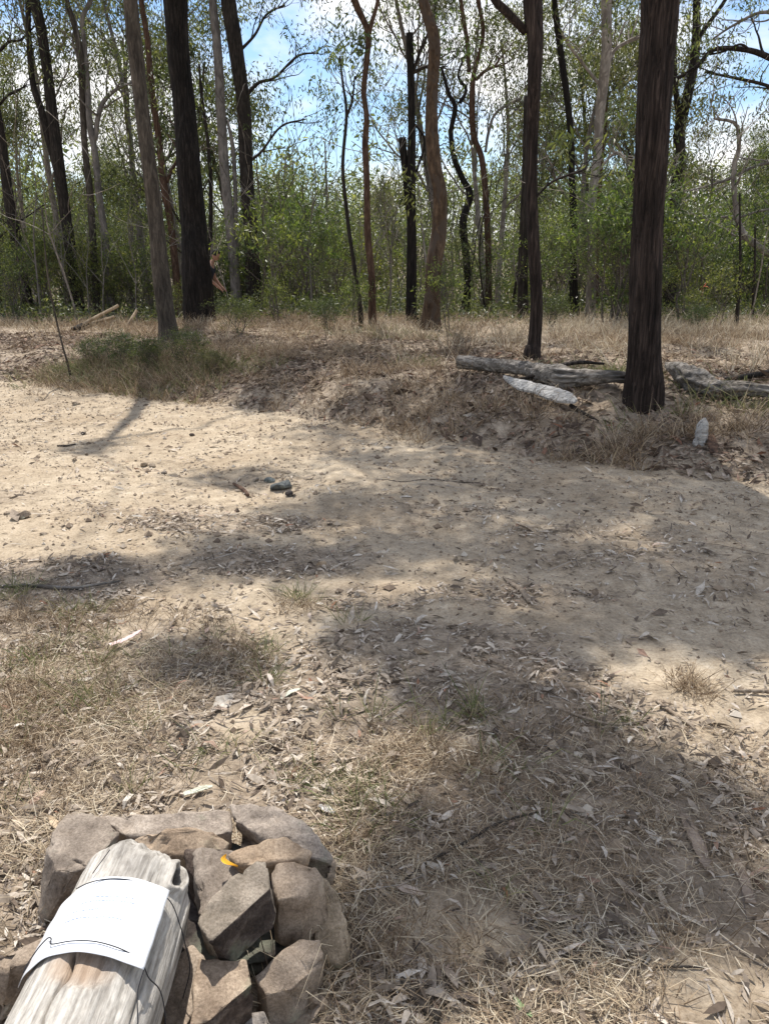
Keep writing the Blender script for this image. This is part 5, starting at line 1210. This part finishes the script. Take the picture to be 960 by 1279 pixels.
# yellow leaf on the thin flat stone
p0 = on_z(279, 1078, .205); yl = MB()
pts = np.array([on_z(283, 1068, .215), on_z(279, 1074, .212), on_z(284, 1079, .21), on_z(297, 1083, .212)]); P, R = smooth_path(pts, [.001, .006, .006, .001], 14)
T = unit(np.gradient(P, axis=0)); S = unit(np.cross(T, [0, 0, 1.])); A_ = P + S * R[:, None] + [0, 0, .004]; B_ = P - S * R[:, None] + [0, 0, .004]; C_ = P - [0, 0, .001]
VV = np.stack([A_, C_, B_], 1).reshape(-1, 3); k = np.arange(13)[:, None] * 3
yl.add(VV, k + np.array([[0, 1, 4, 3]]), k + np.array([[1, 2, 5, 4]])); tag(yl.build('yellow_leaf', M['yellow'], None, origin=p0, smooth=False), 'curled yellow leaf on the thin flat stone', 'leaf')

# loose stems growing at the right of the pile
rng = RS(55)
X, Y = [], []
for (px, py) in ((330, 1250), (345, 1262), (420, 1230), (410, 1215), (440, 1200), (425, 1180), (448, 1150), (380, 1262), (30, 1120), (20, 1180), (40, 1060)):
    g = ground(px, py); X.append(g[0]); Y.append(g[1])
mb = MB(); mb.add(*tufts(rng, np.array(X), np.array(Y), 16, .035, .15, 1.1, .0022)); tag(mb.build('stem_grass', M['straw'], smooth=False), 'long dry stems growing up around the stone pile', 'dry grass', kind='stuff')

# ------------------------------------------------------------------ orange flagging tape on a sapling
g = ground(876, 402)
sp = thing('sapling_stem', g, 'thin stem right of the great ironbark with orange tape tied on it', 'sapling')
top_ = on_y(878, 345, g[1]); P, R = smooth_path([g - [0, 0, .1], (g + top_) / 2 + [.05, 0, 0], top_], [.012, .009, .004], 14)
mb = MB(); mb.add(*tube(P, R, 5)); mb.build('stem', M['dark'], sp, origin=g)
tp = on_y(878, 358, g[1] - .02)
tape = thing('orange_tape', tp, 'orange flagging tape tied round a thin stem, its ends hanging', 'tape')
for k, (dx, dz, w_) in enumerate([(.09, .10, .03), (-.10, -.13, .03), (.12, -.05, .025), (-.03, -.2, .025)]):
    tt = np.linspace(0, 1, 8)[:, None]; P = tp + np.array([dx, -.03, dz]) * tt + np.array([0, -.02, .03]) * np.sin(tt * 3)
    n = np.array([-dz, .3, dx]); n = n / np.linalg.norm(n) * w_ / 2
    VV = np.stack([P + n, P - n, P - n + [0, .002, 0], P + n + [0, .002, 0]], 1).reshape(-1, 3); q = np.arange(7)[:, None] * 4
    mb = MB(); mb.add(VV, q + np.array([[0, 1, 5, 4]]), q + np.array([[3, 7, 6, 2]])); mb.build('tape_end', M['tape'], tape, origin=tp)

# ------------------------------------------------------------------ the person behind the black trunk
def skin_obj(name, verts, edges, radii, mat, parent, root=0, sub=2):
    me = bpy.data.meshes.new(name); me.from_pydata([tuple(v) for v in verts], edges, [])
    o = link(name, me, parent); md = o.modifiers.new('skin', 'SKIN'); md.use_smooth_shade = True
    for k, r_ in enumerate(radii):
        me.skin_vertices[0].data[k].radius = (r_, r_) if not isinstance(r_, tuple) else r_
    me.skin_vertices[0].data[root].use_root = True
    s_ = o.modifiers.new('sub', 'SUBSURF'); s_.levels = sub; s_.render_levels = sub
    me.materials.append(mat); return o
YP = 19.6
gp = on_y(257, 390, YP); gp[2] = Hs(gp[0], YP)
per = thing('person', gp, 'person in a dark shirt leaning forward beside the thick black trunk', 'person')
per.scale = (.98, .98, .98)
# facing +x (right), leaning forward; z up
sk = [(0, 0, .93), (.03, 0, 1.05), (.10, 0, 1.22), (.17, 0, 1.38), (.22, 0, 1.46), (.27, 0, 1.54)]
Vb = list(sk); Eb = [(0, 1), (1, 2), (2, 3), (3, 4), (4, 5)]; Rb = [(.13, .16), (.12, .15), (.13, .16), (.11, .17), .055, .05]
def chain(frm, pts, rad):
    a = frm
    for p, r_ in zip(pts, rad): Vb.append(p); Rb.append(r_); Eb.append((a, len(Vb) - 1)); a = len(Vb) - 1
    return a
for s_ in (-1, 1):
    chain(0, [(.0, .10 * s_, .86), (.04 + .04 * s_, .11 * s_, .50), (-.02 + .05 * s_, .11 * s_, .10), (.10 + .05 * s_, .12 * s_, .035)], [.09, .062, .042, .035])
    h_ = chain(3, [(.17, .19 * s_, 1.36), (.20 + .02 * s_, .24 * s_, 1.10), (.36, .20 * s_, .92), (.42, .19 * s_, .87)], [.06, .045, .034, .026])
    hp = np.array([.42, .19 * s_, .87])
    for f_ in range(4):
        o_f = np.array([.0, (f_ - 1.5) * .019, 0]); chain(h_, [tuple(hp + [.035, 0, -.03] + o_f), tuple(hp + [.06, 0, -.06 - .004 * (f_ in (1, 2))] + o_f), tuple(hp + [.062, 0, -.09] + o_f)], [.0095, .0085, .007])
    chain(h_, [tuple(hp + [.005, -.03 * s_, -.03]), tuple(hp + [.02, -.04 * s_, -.055])], [.011, .009])
skin_obj('body', Vb, Eb, Rb, M['skin'], per)
# head with brow, nose, chin and ears
bm = bmesh.new(); bmesh.ops.create_uvsphere(bm, u_segments=28, v_segments=20, radius=1)
for v in bm.verts:
    x_, y_, z_ = v.co; f_ = max(0, x_)
    v.co = Vector((x_ * .098 * (1 - .12 * max(0, -z_)), y_ * .076 * (1 - .28 * max(0, -z_)), z_ * .118))
    if f_ > 0:
        v.co.x += .022 * math.exp(-((z_ + .12) / .16) ** 2 - (y_ / .16) ** 2) + .008 * math.exp(-((z_ + .52) / .1) ** 2 - (y_ / .3) ** 2) + .012 * math.exp(-((z_ + .85) / .15) ** 2) - .012 * math.exp(-((z_ - .05) / .12) ** 2 - ((abs(y_) - .38) / .16) ** 2)
    else: v.co.x *= 1.05
    if abs(y_) > .8 and abs(z_) < .3: v.co.y *= 1.12
bmesh.ops.rotate(bm, verts=bm.verts, cent=(0, 0, 0), matrix=Matrix.Rotation(.35, 3, 'Y'))
bmesh.ops.translate(bm, verts=bm.verts, vec=(.335, 0, 1.62))
me = bpy.data.meshes.new('head'); bm.to_mesh(me); bm.free(); me.materials.append(M['skin']); me.polygons.foreach_set('use_smooth', [True] * len(me.polygons)); link('head', me, per)
# dark hair, shirt and trousers
bm = bmesh.new(); bmesh.ops.create_uvsphere(bm, u_segments=24, v_segments=16, radius=1)
bmesh.ops.delete(bm, geom=[v for v in bm.verts if v.co.z < -.35 or (v.co.x > .35 and v.co.z < .35)], context='VERTS')
for v in bm.verts: v.co = Vector((v.co.x * .112, v.co.y * .092, v.co.z * .13))
bmesh.ops.rotate(bm, verts=bm.verts, cent=(0, 0, 0), matrix=Matrix.Rotation(.35, 3, 'Y')); bmesh.ops.translate(bm, verts=bm.verts, vec=(.330, 0, 1.64))
me = bpy.data.meshes.new('hair'); bm.to_mesh(me); bm.free(); me.materials.append(M['hair']); o = link('hair', me, per); md = o.modifiers.new('s', 'SOLIDIFY'); md.thickness = .015
Vs = [(-.01, 0, .90), (.03, 0, 1.05), (.10, 0, 1.22), (.18, 0, 1.40)]; Es = [(0, 1), (1, 2), (2, 3)]; Rss = [(.155, .185), (.14, .175), (.15, .18), (.125, .185)]
for s_ in (-1, 1):
    Vs += [(.17, .20 * s_, 1.36), (.19 + .01 * s_, .235 * s_, 1.20)]; k_ = len(Vs); Es += [(3, k_ - 2), (k_ - 2, k_ - 1)]; Rss += [.088, .08]
skin_obj('shirt', Vs, Es, Rss, M['shirt'], per)
Vs = [(0, 0, .93), (0, 0, .84)]; Es = [(0, 1)]; Rss = [(.15, .18), (.14, .17)]
for s_ in (-1, 1):
    Vs += [(.01, .10 * s_, .76), (.04 + .04 * s_, .11 * s_, .48), (-.02 + .05 * s_, .11 * s_, .09)]; k_ = len(Vs); Es += [(1, k_ - 3), (k_ - 3, k_ - 2), (k_ - 2, k_ - 1)]; Rss += [.105, .08, .06]
skin_obj('trousers', Vs, Es, Rss, M['trousers'], per)
